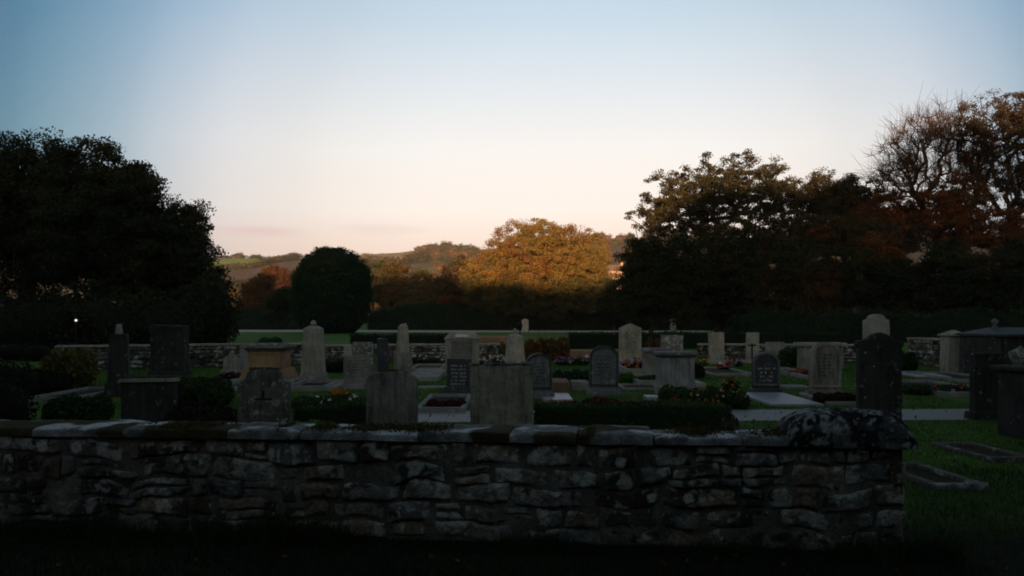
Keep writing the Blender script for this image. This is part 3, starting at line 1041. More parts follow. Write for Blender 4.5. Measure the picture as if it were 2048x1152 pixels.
def hill_tree(px, py_top, py_base, wpx, k, d, label, group='small trees on the far hillside'):
    """py_top / py_base give its size; it stands on the terrain at distance d"""
    x = X(px, d)
    z = float(height(np.array([x]), np.array([float(d)]))[0])
    hh = (py_base - py_top) / F * d * 0.9
    ww = wpx / F * d
    root = empty('hill_tree', (x, d, z - 0.3), random.uniform(0, 6), label, 'tree', group)
    root.scale = (ww, ww, hh)
    for nm, me in zip(('crown', 'trunk'), protos[k]):
        o = bpy.data.objects.new(nm, me)
        COL.objects.link(o)
        o.parent = root
    return root


hill_list = [
    (478, 502, 522, 26, 0, 600, 'brownish round tree on the left skyline next to the green field'),
    (512, 508, 523, 32, 2, 600, 'wide low dark tree on the left skyline, right of the brownish round one'),
    (540, 513, 523, 10, 2, 600, 'tiny dark tree on the left skyline between two larger ones'),
    (570, 508, 522, 18, 0, 610, 'small tree on the skyline just left of the dark round tree'),
    (590, 508, 524, 26, 2, 560, 'low skyline tree partly hidden by the dark round tree'),
    (455, 512, 524, 30, 2, 600, 'dark skyline hedge tree at the edge of the left wood'),
    (755, 501, 509, 11, 2, 850, 'lone tiny tree on the skyline above the tan stubble field'),
    (800, 499, 508, 20, 0, 870, 'small flat tree on the skyline left of the hilltop wood'),
    (818, 494, 508, 18, 1, 880, 'pinkish small tree at the left end of the hilltop wood'),
    (884, 519, 550, 34, 1, 470, 'ball-shaped pinkish brown tree standing alone below the hilltop wood'),
    (800, 521, 542, 26, 2, 500, 'dark small tree at the foot of the tan stubble field'),
    (820, 526, 545, 20, 0, 480, 'small brown tree beside the dark one below the stubble field'),
    (1206, 476, 486, 18, 2, 720, 'tiny bush on the skyline right of the sunlit oak'),
]
for a in hill_list:
    hill_tree(*a)
wood = [(838, 505, 522, 26, 1), (850, 500, 524, 28, 1), (866, 497, 524, 30, 0), (893, 489, 520, 40, 2), (880, 500, 525, 30, 0), (912, 496, 522, 30, 0), (930, 500, 528, 34, 2), (948, 503, 528, 30, 0),
        (858, 513, 534, 28, 0), (902, 510, 536, 30, 1), (925, 515, 540, 34, 2), (948, 516, 545, 34, 0), (966, 500, 530, 30, 2), (842, 514, 534, 22, 2)]
for i, (a, b_, c_, w_, k) in enumerate(wood):
    hill_tree(a, b_ + 12, c_ + 6, w_, k, 760 - i * 14, 'tree of the hilltop wood left of the sunlit oak', 'trees of the hilltop wood')


def hill_wood(lab, grp, n, u0, u1, d0, d1, ks, hlo, hhi, seed, frac=1.0):
    r = random.Random(seed)
    for _i in range(n):
        u = r.uniform(u0, u1)
        d = r.uniform(d0, d1)
        x = X(u, d)
        z = float(height(np.array([x]), np.array([float(d)]))[0])
        hh = r.uniform(hlo, hhi)
        root = empty('hill_tree', (x, d, z - 0.3), r.uniform(0, 6), lab, 'tree', grp)
        root.scale = (hh * r.uniform(0.9, 1.3), hh * 1.1, hh)
        for nm, me in zip(('crown', 'trunk'), protos[r.choice(ks)]):
            o = bpy.data.objects.new(nm, me)
            COL.objects.link(o)
            o.parent = root


hill_wood('tree of the belt low on the left hillside', 'trees of the belt low on the left hillside', 26, 430, 620, 225, 300, (0, 1, 2), 4, 7, 1)
hill_wood('tree of the wooded slope behind the golden brown trees', 'trees of the wooded slope behind the golden brown trees', 60, 735, 990, 215, 400, (0, 2, 2, 1), 5, 9, 2)
hill_wood('tree scattered along the edge of the upper fields', 'trees along the edge of the upper fields', 22, 845, 985, 470, 600, (0, 2, 1), 6, 10, 3)
hill_wood('dark tree of the wood on the right-hand ridge', 'trees of the wood on the right-hand ridge', 130, 1255, 1800, 260, 660, (3,), 7, 12, 4)
hill_wood('brown tree on the slope between the oak and the ridge wood', 'trees between the oak and the ridge wood', 24, 1180, 1275, 300, 640, (0, 2, 1), 5, 8, 5)


def hedgerow(label, pts, h, wd, pal, seed, leaf=0.9, n=1800):
    """pts: (u, d) along the hillside"""
    r = np.random.default_rng(seed)
    P = np.array([((u - CX) / F * d, d) for u, d in pts])
    t = r.uniform(0, len(P) - 1, n)
    i = t.astype(int)
    f = (t - i)[:, None]
    q = P[i] * (1 - f) + P[np.minimum(i + 1, len(P) - 1)] * f
    q = q + r.normal(0, wd / 2, q.shape)
    z = height(q[:, 0], q[:, 1])
    hh = h * (0.6 + 0.8 * vnoise(np.stack([q[:, 0], q[:, 1], q[:, 0] * 0], -1), 0.08, seed, 2))
    V3 = np.stack([q[:, 0], q[:, 1], z + r.uniform(0.0, 1, n) * hh], -1)
    Vv, Q, C = leaf_geo(V3, leaf, pick_cols(V3, pal, seed, 0.03), seed)
    o = link('hedgerow', np_mesh('hedgerow', Vv, Q, C), LEAF)
    return tag(o, label, 'hedge', 'hedgerows on the far hillside')


HP = [(0.026, 0.022, 0.014), (0.045, 0.032, 0.018)]
hedgerow('hedgerow along the skyline above the green pasture on the left', [(430, 600), (540, 612), (600, 615), (740, 800)], 4, 3, HP, 71, n=3500)
hedgerow('hedgerow under the green pasture sloping down to the left', [(430, 430), (500, 440), (560, 500), (600, 560)], 4, 4, HP, 72, n=3500)
hedgerow('hedgerow below the ploughed field on the left hillside', [(440, 338), (520, 345), (600, 400)], 4, 5, HP, 73, leaf=0.8, n=3000)
hedgerow('hedgerow on the skyline above the tan stubble field', [(735, 845), (780, 870), (840, 885)], 3.2, 2, HP, 74, n=1500)
hedgerow('hedgerow below the tan stubble field', [(735, 560), (790, 560), (835, 580), (850, 600)], 7, 8, HP, 75, leaf=1.1, n=3000)
hedgerow('hedgerow along the top of the right-hand ridge', [(1190, 760), (1260, 745), (1400, 702), (1600, 680)], 4, 3, [(0.018, 0.015, 0.010)], 76, n=3500)
hedgerow('bushy hedgerow at the foot of the brown moor right of the oak', [(1185, 330), (1250, 330), (1330, 330)], 9, 10, [(0.05, 0.035, 0.02), (0.03, 0.028, 0.014)], 77, leaf=0.8, n=3500)

# pink-walled farmhouse glimpsed between the oak and the right wood
hd = 300
hx = X(1232, hd)
hz = float(height(np.array([hx]), np.array([float(hd)]))[0])
house = empty('farmhouse', (hx, hd, hz - 0.2), -0.25, 'small pink-lit farmhouse glimpsed between the oak and the right-hand wood', 'house')
PINKW = plain('pink_render', (0.24, 0.15, 0.12), 0.9, var=0.2)
ROOFM = plain('slate_roof', (0.10, 0.07, 0.065), 0.8, var=0.4)
a, dpt = 2.6, 2.2
zb = Z(549, hd) - (hz - 0.2)
MB().prism([(-a, 0), (a, 0), (a, zb + 1.2), (-a, zb + 1.2)], -dpt, dpt).build('wall', PINKW, house, bev=0)
MB().add([(-a - 0.3, -dpt - 0.3, zb + 1.2), (a + 0.3, -dpt - 0.3, zb + 1.2), (a + 0.3, dpt + 0.3, zb + 1.2), (-a - 0.3, dpt + 0.3, zb + 1.2), (-a - 0.3, 0, zb + 3.4), (a + 0.3, 0, zb + 3.4)],
         [(0, 1, 5, 4), (2, 3, 4, 5), (1, 2, 5), (3, 0, 4), (3, 2, 1, 0)]).build('roof', ROOFM, house, bev=0)
MB().box(a - 0.9, a - 0.1, -0.4, 0.4, zb + 2.4, zb + 4.3).build('chimney', PINKW, house, bev=0)
for wx in (-1.4, 0, 1.4):
    MB().box(wx - 0.4, wx + 0.4, -dpt - 0.05, -dpt + 0.1, zb - 0.7, zb + 0.5).build('window', IRON, house, bev=0)

# ------------------------------------------------------------------ hedges at the back
def leafy_box(name, label, x0, x1, y0, y1, h, leaf, pal, seed, dens=260, cat='hedge', hvar=0.06, curve=None, core=True, flowers=None):
    r = np.random.default_rng(seed)
    A = [(x1 - x0) * h, (x1 - x0) * (y1 - y0), (y1 - y0) * h, (y1 - y0) * h]
    P = []
    w_, t_ = x1 - x0, y1 - y0

    def ht(x):
        base_h = h * (curve((x - x0) / w_) if curve is not None else 1.0)
        return base_h * (1 + hvar * (vnoise(np.stack([x * 1.3, x * 0, x * 0], -1), 1.0, seed, 3) - 0.5) * 2)
    for k, a_ in enumerate(A):
        n = int(a_ * dens)
        u, v = r.uniform(0, 1, n), r.uniform(0, 1, n)
        if k == 0:
            q = np.stack([x0 + u * w_, y0 + 0 * u, v], -1)
        elif k == 1:
            q = np.stack([x0 + u * w_, y0 + v * t_, 1 + 0 * u], -1)
        elif k == 2:
            q = np.stack([x0 + 0 * u, y0 + u * t_, v], -1)
        else:
            q = np.stack([x1 + 0 * u, y0 + u * t_, v], -1)
        q[:, 2] *= ht(q[:, 0])
        q += r.normal(0, leaf * 0.45, q.shape)
        P.append(q)
    P = np.concatenate(P)
    P = P[P[:, 2] > 0]
    base = np.array([(x0 + x1) / 2, (y0 + y1) / 2, 0])
    parts = [leaf_geo(P - base, leaf, pick_cols(P, pal, seed, 1.0 / max(0.4, h)), seed)]
    if core:
        m = leaf * 0.5
        n = 24
        xs = np.linspace(x0 + m, x1 - m, n)
        hs = ht(xs) - m
        V = []
        for x, hh in zip(xs, hs):
            V += [(x, y0 + m, 0), (x, y0 + m, hh), (x, y1 - m, hh), (x, y1 - m, 0)]
        V = np.array(V) - base
        Q = []
        for i in range(n - 1):
            o = i * 4
            for k in range(3):
                Q.append((o + k, o + k + 4, o + k + 5, o + k + 1))
        Q.append((0, 1, 2, 3))
        Q.append((4 * n - 1, 4 * n - 2, 4 * n - 3, 4 * n - 4))
        parts.append((V, np.array(Q), np.tile(np.array(pal[0]) * 0.8, (len(V), 1))))
    V, Q, C = join(parts)
    o = link(name, np_mesh(name, V, Q, C), LEAF, None, tuple(base))
    tag(o, label, cat)
    if flowers:
        for n, size, colr, face in flowers:
            for q_ in range(n):
                xq = x0 + r.uniform(0, 1) * w_
                if face == 'top':
                    q = np.array([xq, y1 - r.uniform(0, 0.2), float(ht(np.array([xq]))[0]) + 0.03]) - base
                else:
                    q = np.array([xq, y0 - 0.03, r.uniform(0.1, 0.9) * h]) - base
                bloom_at(o, tuple(q), size, colr)
    return o


leafy_box('clipped_hedge', 'long dark clipped hedge running behind the tall pointed headstone', X(1140, 46), X(1720, 46), 46, 47.3, 0.84, 0.09, YEW, 81, dens=170)
leafy_box('clipped_hedge', 'clipped dark green hedge behind the broken obelisk', X(700, 46), X(900, 46), 46, 47.3, 0.76, 0.09, YEW + [(0.03, 0.045, 0.016)], 82, dens=170)
leafy_box('yew_hedge', 'large dark hedge with a humped top left of the oak', X(735, 114), X(1010, 114), 114, 118, 3.5, 0.24, YEW, 83, dens=26,
          curve=lambda t: 0.55 + 0.45 * np.sin(np.pi * np.clip(t, 0, 1)) ** 0.6)
leafy_box('yew_hedge', 'low dark hedge between the left wood and the dark round tree', X(440, 118), X(640, 118), 118, 121, 2.8, 0.24, YEW, 84, dens=26)
leafy_box('yew_hedge', 'dark shrubbery line below the oak and the right-hand wood', X(990, 112), X(1500, 112), 112, 116, 3.0, 0.24, GRN, 85, dens=26, hvar=0.5)
leafy_box('yew_hedge', 'dark shrubbery line in front of the right-hand thickets', X(1480, 58), X(2140, 58), 58, 60.5, 2.0, 0.18, YEW, 86, dens=45, hvar=0.3)


# ------------------------------------------------------------------ rubble walls
LICH = [(1070, 912, 13, 1.0), (1035, 952, 10, .8), (1240, 925, 13, .9), (1305, 995, 11, .9), (1376, 995, 12, .8), (1372, 997, 9, .6), (1168, 968, 10, .7), (1110, 890, 6, .6), (1155, 905, 8, .7),
        (1205, 905, 11, .7), (1395, 912, 14, .6), (1440, 925, 16, .5), (1495, 978, 8, .7), (1250, 965, 18, .55), (1112, 985, 10, .8), (1000, 965, 10, .7), (980, 1000, 15, .4), (893, 965, 24, .5), (850, 975, 18, .4),
        (760, 912, 16, .7), (720, 945, 14, .6), (700, 915, 14, .6), (650, 930, 18, .4), (90, 892, 14, .7), (155, 893, 13, .7), (132, 955, 8, .6), (240, 935, 14, .5), (545, 900, 8, .7), (520, 925, 20, .35),
        (1425, 1033, 12, .5), (1460, 1040, 6, .5), (1140, 1025, 6, .7), (600, 1040, 22, .25), (930, 1000, 20, .3), (1560, 940, 16, .6), (1590, 930, 14, .5), (1610, 915, 10, .6), (1545, 915, 10, .5), (1008, 985, 14, .6)]


def rubble_face(Lw, Hw, rows, seed, res, dmin, dmax, lichen_pts=None, wmin=0.14, wmax=0.5, tone=1.0, voids=0.06, pockets=0.5, irr=0.4):
    """front skin of a rubble wall in the local x-z plane facing -y; returns V, Q, C"""
    r = random.Random(seed)
    nr = np.random.default_rng(seed)
    parts = []
    z = 0.0
    hs = [r.uniform(0.8, 1.25) for _ in range(rows)]
    s_ = sum(hs)
    hs = [h * Hw / s_ for h in hs]
    for ri, rh in enumerate(hs):
        x = -r.uniform(0, 0.2)
        while x < Lw:
            wd = r.uniform(wmin, wmax) * (1.25 if ri == 0 else 1.0)
            x1 = min(x + wd, Lw)
            x0 = max(x, 0)
            x += wd
            if x1 - x0 < 0.05:
                continue
            subs = [(z, z + rh)]
            if rh > 0.13 and r.random() < 0.17:
                q = z + rh * r.uniform(0.4, 0.6)
                subs = [(z, q), (q, z + rh)]
            for (a0, a1) in subs:
                if r.random() < voids:
                    continue
                g = r.uniform(-0.002, 0.006)
                c = np.array([[x0 + g, a0 + g], [x1 - g, a0 + g], [x1 - g, a1 - g], [x0 + g, a1 - g]])
                c += nr.uniform(-1, 1, (4, 2)) * np.array([0.015, 0.020])
                wob = 0.05 * math.sin(x0 * 1.7 + ri)
                nx = max(4, int((x1 - x0) / res))
                nz = max(4, int((a1 - a0) / res))
                U, W = np.meshgrid(np.linspace(-1, 1, nx + 1), np.linspace(-1, 1, nz + 1))
                s, t = (U + 1) / 2, (W + 1) / 2
                bx = (c[0, 0] * (1 - s) + c[1, 0] * s) * (1 - t) + (c[3, 0] * (1 - s) + c[2, 0] * s) * t
                bz = (c[0, 1] * (1 - s) + c[1, 1] * s) * (1 - t) + (c[3, 1] * (1 - s) + c[2, 1] * s) * t
                def bnd(xx_, zz_):
                    q_ = np.stack([xx_, xx_ * 0 + seed, zz_ * 0.6], -1).reshape(-1, 3)
                    return (vnoise(q_, 1.9, seed + 60, 2).reshape(xx_.shape) - 0.5) * 0.16 * irr * np.clip((Hw - zz_) / 0.1, 0, 1)

                def bndx(xx_, zz_):
                    q_ = np.stack([xx_ * 0.7, xx_ * 0 + seed, zz_], -1).reshape(-1, 3)
                    return (vnoise(q_, 3.5, seed + 61, 2).reshape(xx_.shape) - 0.5) * 0.09 * irr
                ox_, oz_ = bx.copy(), bz.copy()
                bz = oz_ + bnd(ox_, oz_)
                bx = ox_ + bndx(ox_, oz_)
                mid = np.array([bx.mean(), bz.mean()])
                fac = 1 - 0.07 * (np.abs(U) * np.abs(W)) ** 3          # clip the corners a little
                bx = mid[0] + (bx - mid[0]) * fac
                bz = mid[1] + (bz - mid[1]) * fac
                dep = r.uniform(dmin, dmax)
                edge = np.maximum(np.abs(U) ** 8, np.abs(W) ** 7)
                P3 = np.stack([bx, bz, bx * 0 + seed], -1).reshape(-1, 3)
                n3_ = vnoise(P3, 60, seed + 9, 2).reshape(bx.shape) - 0.5
                n1 = vnoise(P3, 9, seed, 3).reshape(bx.shape) - 0.5
                n2 = vnoise(P3, 35, seed + 3, 2).reshape(bx.shape) - 0.5
                tilt = r.uniform(-0.012, 0.012) * U + r.uniform(-0.015, 0.012) * W
                y = -(dep + tilt + n1 * 0.034 + n2 * 0.012 + n3_ * 0.006) * (1 - edge) + edge * 0.03
                bx = bx + n2 * 0.014 + n1 * 0.05
                bz = bz + (vnoise(P3 + 31.7, 7, seed, 3).reshape(bx.shape) - 0.5) * 0.055
                V = np.stack([bx, y, bz], -1).reshape(-1, 3)
                i_ = np.arange((nx + 1) * (nz + 1)).reshape(nz + 1, nx + 1)
                Q = np.stack([i_[:-1, :-1], i_[:-1, 1:], i_[1:, 1:], i_[1:, :-1]], -1).reshape(-1, 4)
                kk = r.random()
                base = np.array([0.105, 0.100, 0.085]) if kk < 0.55 else (np.array([0.118, 0.096, 0.068]) if kk < 0.8 else np.array([0.088, 0.088, 0.082]))
                base = base * r.uniform(0.7, 1.15) * tone
                C = np.tile(base, (len(V), 1)) * (0.65 + 0.7 * vnoise(P3, 14, seed + 1, 3))[:, None]
                parts.append((V, Q, C))
        z += rh
    V, Q, C = join(parts)
    if lichen_pts is not None:
        C = C * (0.8 + 0.4 * vnoise(V, 2.0, 71, 3))[:, None]
    # dark algae and the shade of voids painted in, then pale lichen
    dk = sm((vnoise(V, 3.4, seed + 21, 5) * 0.75 + vnoise(V, 24, seed + 22, 3) * 0.25 - 0.50) / 0.07)[:, None]
    C = C * (1 - 0.75 * dk)
    C = C * (0.6 + 0.8 * vnoise(V, 42, seed + 23, 2))[:, None]
    up = 0.35 + 0.65 * sm(V[:, 2] / Hw)
    lm = sm((vnoise(V, 8.0, seed + 31, 5) * 0.7 + vnoise(V, 33.0, seed + 32, 3) * 0.3 + 0.10 * up - 0.615) / 0.05)
    sp2 = sm((vnoise(V, 17.0, seed + 41, 2) - 0.80) / 0.05)
    lm = np.clip(lm * pockets + sp2 * 0.7, 0, 1)
    if lichen_pts is not None:
        for (lx, lz, rr, am) in lichen_pts:
            dd = np.hypot(V[:, 0] - lx, V[:, 2] - lz) + (vnoise(V, 40, 5, 2) - 0.5) * rr * 0.7
            lm = np.maximum(lm, am * sm((rr - dd) / (rr * 0.25)))
    lm = lm[:, None]
    lc = np.array([0.37, 0.375, 0.34])
    C = C * (1 - lm) + lc * lm
    return V, Q, C


# near wall: from its end at A (right) leftwards out of the frame
A = np.array([2.86, 6.15])
B = np.array([-5.6, 6.98])
WL = float(np.linalg.norm(B - A))
dirx = (A - B) / WL
wang = math.atan2(dirx[1], dirx[0])
WH = 0.755


def to_wall(px, py):
    """photo point on the wall face -> local (along, height)"""
    k = (px - CX) / F
    # ray (k*d, d); face line B + s*dirx
    # k*d = B0 + s*dx ; d = B1 + s*dy
    s = (k * B[1] - B[0]) / (dirx[0] - k * dirx[1])
    d = B[1] + s * dirx[1]
    return s, Z(py, d), d


lp = []
for (px, py, r_, am) in LICH:
    s, z_, d_ = to_wall(px, py)
    lp.append((s, z_, r_ / F * d_, am))
wall = empty('stone_wall', (B[0], B[1], 0), wang, 'long low rubble stone wall with flat coping slabs across the foreground', 'wall')
V, Q, C = rubble_face(WL - 0.02, WH, 5, 5, 0.010, 0.008, 0.040, lp, wmin=0.12, wmax=0.60, tone=1.2, voids=0.02, irr=1.15)
link('rubble', np_mesh('rubble', V, Q, C, True), RUBBLE, wall)
# end face and back face
V, Q, C = rubble_face(0.40, WH, 5, 6, 0.03, 0.01, 0.03, None, wmin=0.18, wmax=0.4)
V = np.stack([WL - 0.01 - V[:, 1] - 0.03, V[:, 0] + 0.03, V[:, 2]], -1)
link('end_stones', np_mesh('end_stones', V, Q, C, True), RUBBLE, wall)
V, Q, C = rubble_face(WL, WH, 5, 8, 0.05, 0.0, 0.03, None, wmin=0.18, wmax=0.5)
V = np.stack([WL - V[:, 0], 0.42 - V[:, 1], V[:, 2]], -1)
link('rear_stones', np_mesh('rear_stones', V, Q, C, True), RUBBLE, wall)
MORT = plain('dark_earth_mortar', (0.048, 0.045, 0.036), 0.98, var=0.8)
nx_, nz_ = 360, 36
U_, W_ = np.meshgrid(np.linspace(0.0, WL - 0.03, nx_ + 1), np.linspace(-0.05, WH + 0.004, nz_ + 1))
Pm = np.stack([U_, U_ * 0, W_], -1).reshape(-1, 3)
Pm[:, 1] = 0.012 - (vnoise(Pm, 6, 91, 3) - 0.35) * 0.05
im = np.arange((nx_ + 1) * (nz_ + 1)).reshape(nz_ + 1, nx_ + 1)
Qm = np.stack([im[:-1, :-1], im[:-1, 1:], im[1:, 1:], im[1:, :-1]], -1).reshape(-1, 4)
cm_ = np.array([0.100, 0.092, 0.074]) * (0.25 + 1.2 * vnoise(Pm, 5, 92, 4))[:, None]
link('mortar_face', np_mesh('mortar_face', Pm, Qm, cm_, True), RUBBLE, wall)
MB().box(0.0, WL - 0.03, 0.05, 0.43, -0.1, WH + 0.002).build('mortar_core', MORT, wall, bev=0)


def slab_mesh(Ls, Wd, th, seed, res=0.018, round_=0.0, tone=1.0, dark=False):
    """worn flat stone with six displaced sides, origin at its middle bottom"""
    vs = []
    nx, ny, nz = max(3, int(Ls / res)), max(3, int(Wd / res)), max(3, int(th / res))

    def face(o, a, b, na, nb):
        S_, T_ = np.meshgrid(np.linspace(0, 1, na + 1), np.linspace(0, 1, nb + 1))
        P = o + S_[..., None] * a + T_[..., None] * b
        i_ = np.arange((na + 1) * (nb + 1)).reshape(nb + 1, na + 1)
        return P.reshape(-1, 3), np.stack([i_[:-1, :-1], i_[:-1, 1:], i_[1:, 1:], i_[1:, :-1]], -1).reshape(-1, 4)
    o = np.array([-Ls / 2, -Wd / 2, 0])
    ex, ey, ez = np.array([Ls, 0, 0]), np.array([0, Wd, 0]), np.array([0, 0, th])
    fs = [face(o, ex, ez, nx, nz), face(o + ez, ex, ey, nx, ny), face(o + ey + ex, -ex, ez, nx, nz), face(o + ey, -ey, ez, ny, nz), face(o + ex, ey, ez, ny, nz), face(o + ey, ex, -ey, nx, ny)]
    Vs, Qs, off = [], [], 0
    for P, Q_ in fs:
        Vs.append(P)
        Qs.append(Q_ + off)
        off += len(P)
    V = np.concatenate(Vs)
    Q_ = np.concatenate(Qs)
    # round the arrises
    u = np.abs(V[:, 0]) / (Ls / 2)
    v = np.abs(V[:, 1]) / (Wd / 2)
    w_ = np.clip(V[:, 2] / th, 0, 1)
    cr = 0.012 + round_ * 0.05
    V[:, 2] -= cr * (v ** 10 + u ** 14) * (w_ ** 3)
    if round_:
        V[:, 2] -= round_ * th * w_ * (u ** 3.5) * 0.8 + round_ * th * w_ * v ** 2.5 * 0.45
    V[:, 1] *= 1 - 0.03 * (w_ ** 6)
    sV = V + seed * 3.1
    V[:, 0] += (vnoise(sV, 7, seed, 3) - 0.5) * 0.035
    V[:, 1] += (vnoise(sV, 6, seed + 1, 3) - 0.5) * 0.045
    V[:, 2] += (vnoise(sV, 6, seed + 2, 4) - 0.5) * (0.030 + 0.05 * round_) * (0.3 + 0.7 * w_)
    base = np.array([0.125, 0.125, 0.118]) * tone
    C = np.tile(base, (len(V), 1)) * (0.6 + 0.8 * vnoise(sV, 12, seed + 3, 3))[:, None]
    top = sm((w_ - 0.7) / 0.3)
    lm = sm((vnoise(sV, 5, seed + 4, 5) - 0.50) / 0.08) * (0.25 + 0.6 * top)
    C = C * (1 - lm[:, None]) + np.array([0.46, 0.48, 0.475]) * lm[:, None]
    ms = sm((vnoise(sV, 2.4, seed + 5, 4) - 0.54) / 0.05)[:, None]
    C = C * (1 - ms) + np.array([0.035, 0.030, 0.012]) * ms
    if dark:
        dk = sm((0.62 - vnoise(sV, 6, seed + 6, 5)) / 0.05)[:, None]
        C = C * (1 - dk * 0.85)
    return V, Q_, C


r_ = random.Random(4)
xx = -0.1
k = 0
capend = WL - 0.83
while xx < capend:
    ls = min(r_.uniform(0.42, 0.92), capend - xx)
    if capend - xx - ls < 0.3:
        ls = capend - xx
    th = r_.uniform(0.060, 0.085)
    V, Q, C = slab_mesh(ls - r_.uniform(0.0, 0.018), 0.50 + r_.uniform(-0.02, 0.02), th, 30 + k, tone=r_.uniform(0.8, 1.15))
    o = link('coping_slab', np_mesh('coping_slab', V, Q, C, True), RUBBLE, wall, (xx + ls / 2, 0.20 + r_.uniform(-0.02, 0.015), WH + 0.004))
    o.rotation_euler = (r_.uniform(-0.03, 0.03), r_.uniform(-0.012, 0.012), r_.uniform(-0.02, 0.02))
    xx += ls
    k += 1
V, Q, C = slab_mesh(0.90, 0.56, 0.25, 99, res=0.012, round_=0.55, dark=True, tone=0.7)
V[:, 2] += (vnoise(V, 14, 5, 3) - 0.5) * 0.05 * (V[:, 2] > 0.05)
C = C * 0.5
lm_ = sm((vnoise(V, 30, 8, 3) * 0.62 + vnoise(V, 5, 9, 2) * 0.5 - 0.62) / 0.05)[:, None]
C = C * (1 - lm_) + np.array([0.19, 0.20, 0.19]) * lm_
link('end_capstone', np_mesh('end_capstone', V, Q, C, True), RUBBLE, wall, (WL - 0.40, 0.20, WH + 0.004))
# cushions of moss on the coping
P, cc = [], []
for (px, hw) in ((740, 0.22), (830, 0.2), (880, 0.1), (1395, 0.18), (1590, 0.3), (1640, 0.25), (560, 0.06), (370, 0.25), (640, 0.1), (1180, 0.05)):
    s, _, d_ = to_wall(px, 860)
    n = int(900 * hw / 0.2)
    q = rng.normal(0, 1, (n, 3)) * np.array([hw * 0.5, 0.09, 0.010]) + np.array([s, 0.12, WH + 0.085])
    P.append(q)
P = np.concatenate(P)
V, Q, C = leaf_geo(P, 0.022, pick_cols(P, [(0.045, 0.036, 0.010), (0.070, 0.050, 0.012), (0.025, 0.024, 0.008)], 3, 8), 5)
link('moss', np_mesh('moss', V, Q, C), LEAF, wall)


# boundary wall at the back of the burial ground
def back_wall(label, xA, yA, xB, yB, h, seed):
    Lw = math.hypot(xB - xA, yB - yA)
    an = math.atan2(yB - yA, xB - xA)
    root = empty('boundary_wall', (xA, yA, 0), an, label, 'wall', 'rubble boundary walls at the back')
    V, Q, C = rubble_face(Lw, h, 5, seed, 0.06, 0.01, 0.04, None, wmin=0.18, wmax=0.5, tone=1.0, voids=0.03, pockets=0.7)
    link('rubble', np_mesh('rubble', V, Q, C, True), FARWALL, root)
    MB().box(0, Lw, 0.02, 0.38, -0.1, h).build('mortar_core', MORT, root, bev=0)
    mb = MB()
    r = random.Random(seed)
    x = 0
    while x < Lw:
        l_ = min(r.uniform(0.5, 1.0), Lw - x)
        mb.box(x + 0.005, x + l_ - 0.005, -0.05, 0.43, h + 0.003, h + 0.07 + r.uniform(-0.01, 0.01))
        x += l_
    mb.build('coping', BUFF, root, bev=0.01)
    return root


back_wall('rubble boundary wall across the left rear of the burial ground', X(110, 27), 27, X(640, 30), 30, 0.74, 61)
back_wall('rubble boundary wall between the orange pedestal tomb and the hipped monument', X(645, 31.3), 31.3, X(1000, 33.5), 33.5, 0.62, 62)
back_wall('rubble boundary wall at the right rear behind the tapered column', X(1395, 33), 33, X(1720, 32), 32, 0.62, 63)
back_wall('lichened rubble wall at the far right beside the ornate tomb', X(1815, 31), 31, X(1895, 29), 29, 0.9, 64)


# ------------------------------------------------------------------ headstones
def hstone(label, px0, px1, py_top, py_base, kind, mat, th=0.12, yaw=0.0, d=None, plinth=True, worn=None, ins=None, group=None, tilt=0.0, panel=None, name='headstone', lean=0.0):
    d = d or D(py_base)
    xc = X((px0 + px1) / 2, d)
    w = (px1 - px0) / F * d
    h = Z(py_top, d)
    root = empty(name, (xc, d, 0), yaw, label, 'headstone', group)
    root.rotation_euler = (lean + random.uniform(-0.03, 0.03), tilt + random.uniform(-0.022, 0.022), yaw)
    body = MB().prism(profile(kind, w, h), -th / 2, th / 2).build('slab', mat, root, bev=0.012, rough=worn)
    if plinth:
        MB().box(-w / 2 - 0.06, w / 2 + 0.06, -th / 2 - 0.07, th / 2 + 0.07, -0.02, 0.13, 0.015, 0.015).build('plinth', mat, root, bev=0.012)
    if panel:                                   # raised border following the outline
        pr = profile(kind, w, h)
        mid_z = h * 0.55
        outer, inner = [], []
        for (x, z) in pr:
            outer.append((x * 0.99, z if z > 0.2 else 0.2))
            inner.append((x * 0.84, max(0.24, mid_z + (z - mid_z) * 0.88)))
        mb = MB()
        n = len(pr)
        y0, y1 = -th / 2 - 0.018, -th / 2 + 0.01
        vs = [(x, y0, z) for x, z in outer] + [(x, y0, z) for x, z in inner] + [(x, y1, z) for x, z in outer] + [(x, y1, z) for x, z in inner]
        fs = []
        for i in range(n):
            j = (i + 1) % n
            fs += [(i, j, n + j, n + i), (n + i, n + j, 3 * n + j, 3 * n + i), (2 * n + i, 2 * n + j, j, i)]
        mb.add(vs, fs).build('border', panel, root, bev=0)
    if ins:
        rows, z0f, z1f, wf, mt = ins
        inscription(root, w * wf, h * z0f, h * z1f, -th / 2 - (0.001 if not worn else -0.002), rows, mt, seed=int(px0))
    return root


# nearest row, just behind the foreground wall
wn = (0.014, 0.03, 0.16)
hstone('broad flat-topped brown headstone with a crumbling mossy top, behind the foreground wall', 942, 1067, 730, 877, 'flat', NEAR, th=0.17, yaw=-0.06, worn=(0.013, 0.03, 0.12), plinth=False)
hstone('round-shouldered dark headstone with moss on its crown, left of the broad flat-topped one', 733, 835, 742, 873, 'segment', MIDST2, th=0.14, worn=(0.013, 0.028, 0.14), plinth=False, yaw=0.03)
cr = hstone('dark headstone with a raised square head and a small incised cross', 478, 580, 738, 873, 'step', MIDST, th=0.15, worn=(0.013, 0.03, 0.12), plinth=False, yaw=0.04)
dcr = D(873)
zc = Z(797, dcr)
MB().box(-0.13, 0.13, -0.082, -0.07, zc - 0.012, zc + 0.012).box(-0.016, 0.016, -0.083, -0.07, zc + 0.0125, zc + 0.12).build('incised_cross', IRON, cr, bev=0.002)
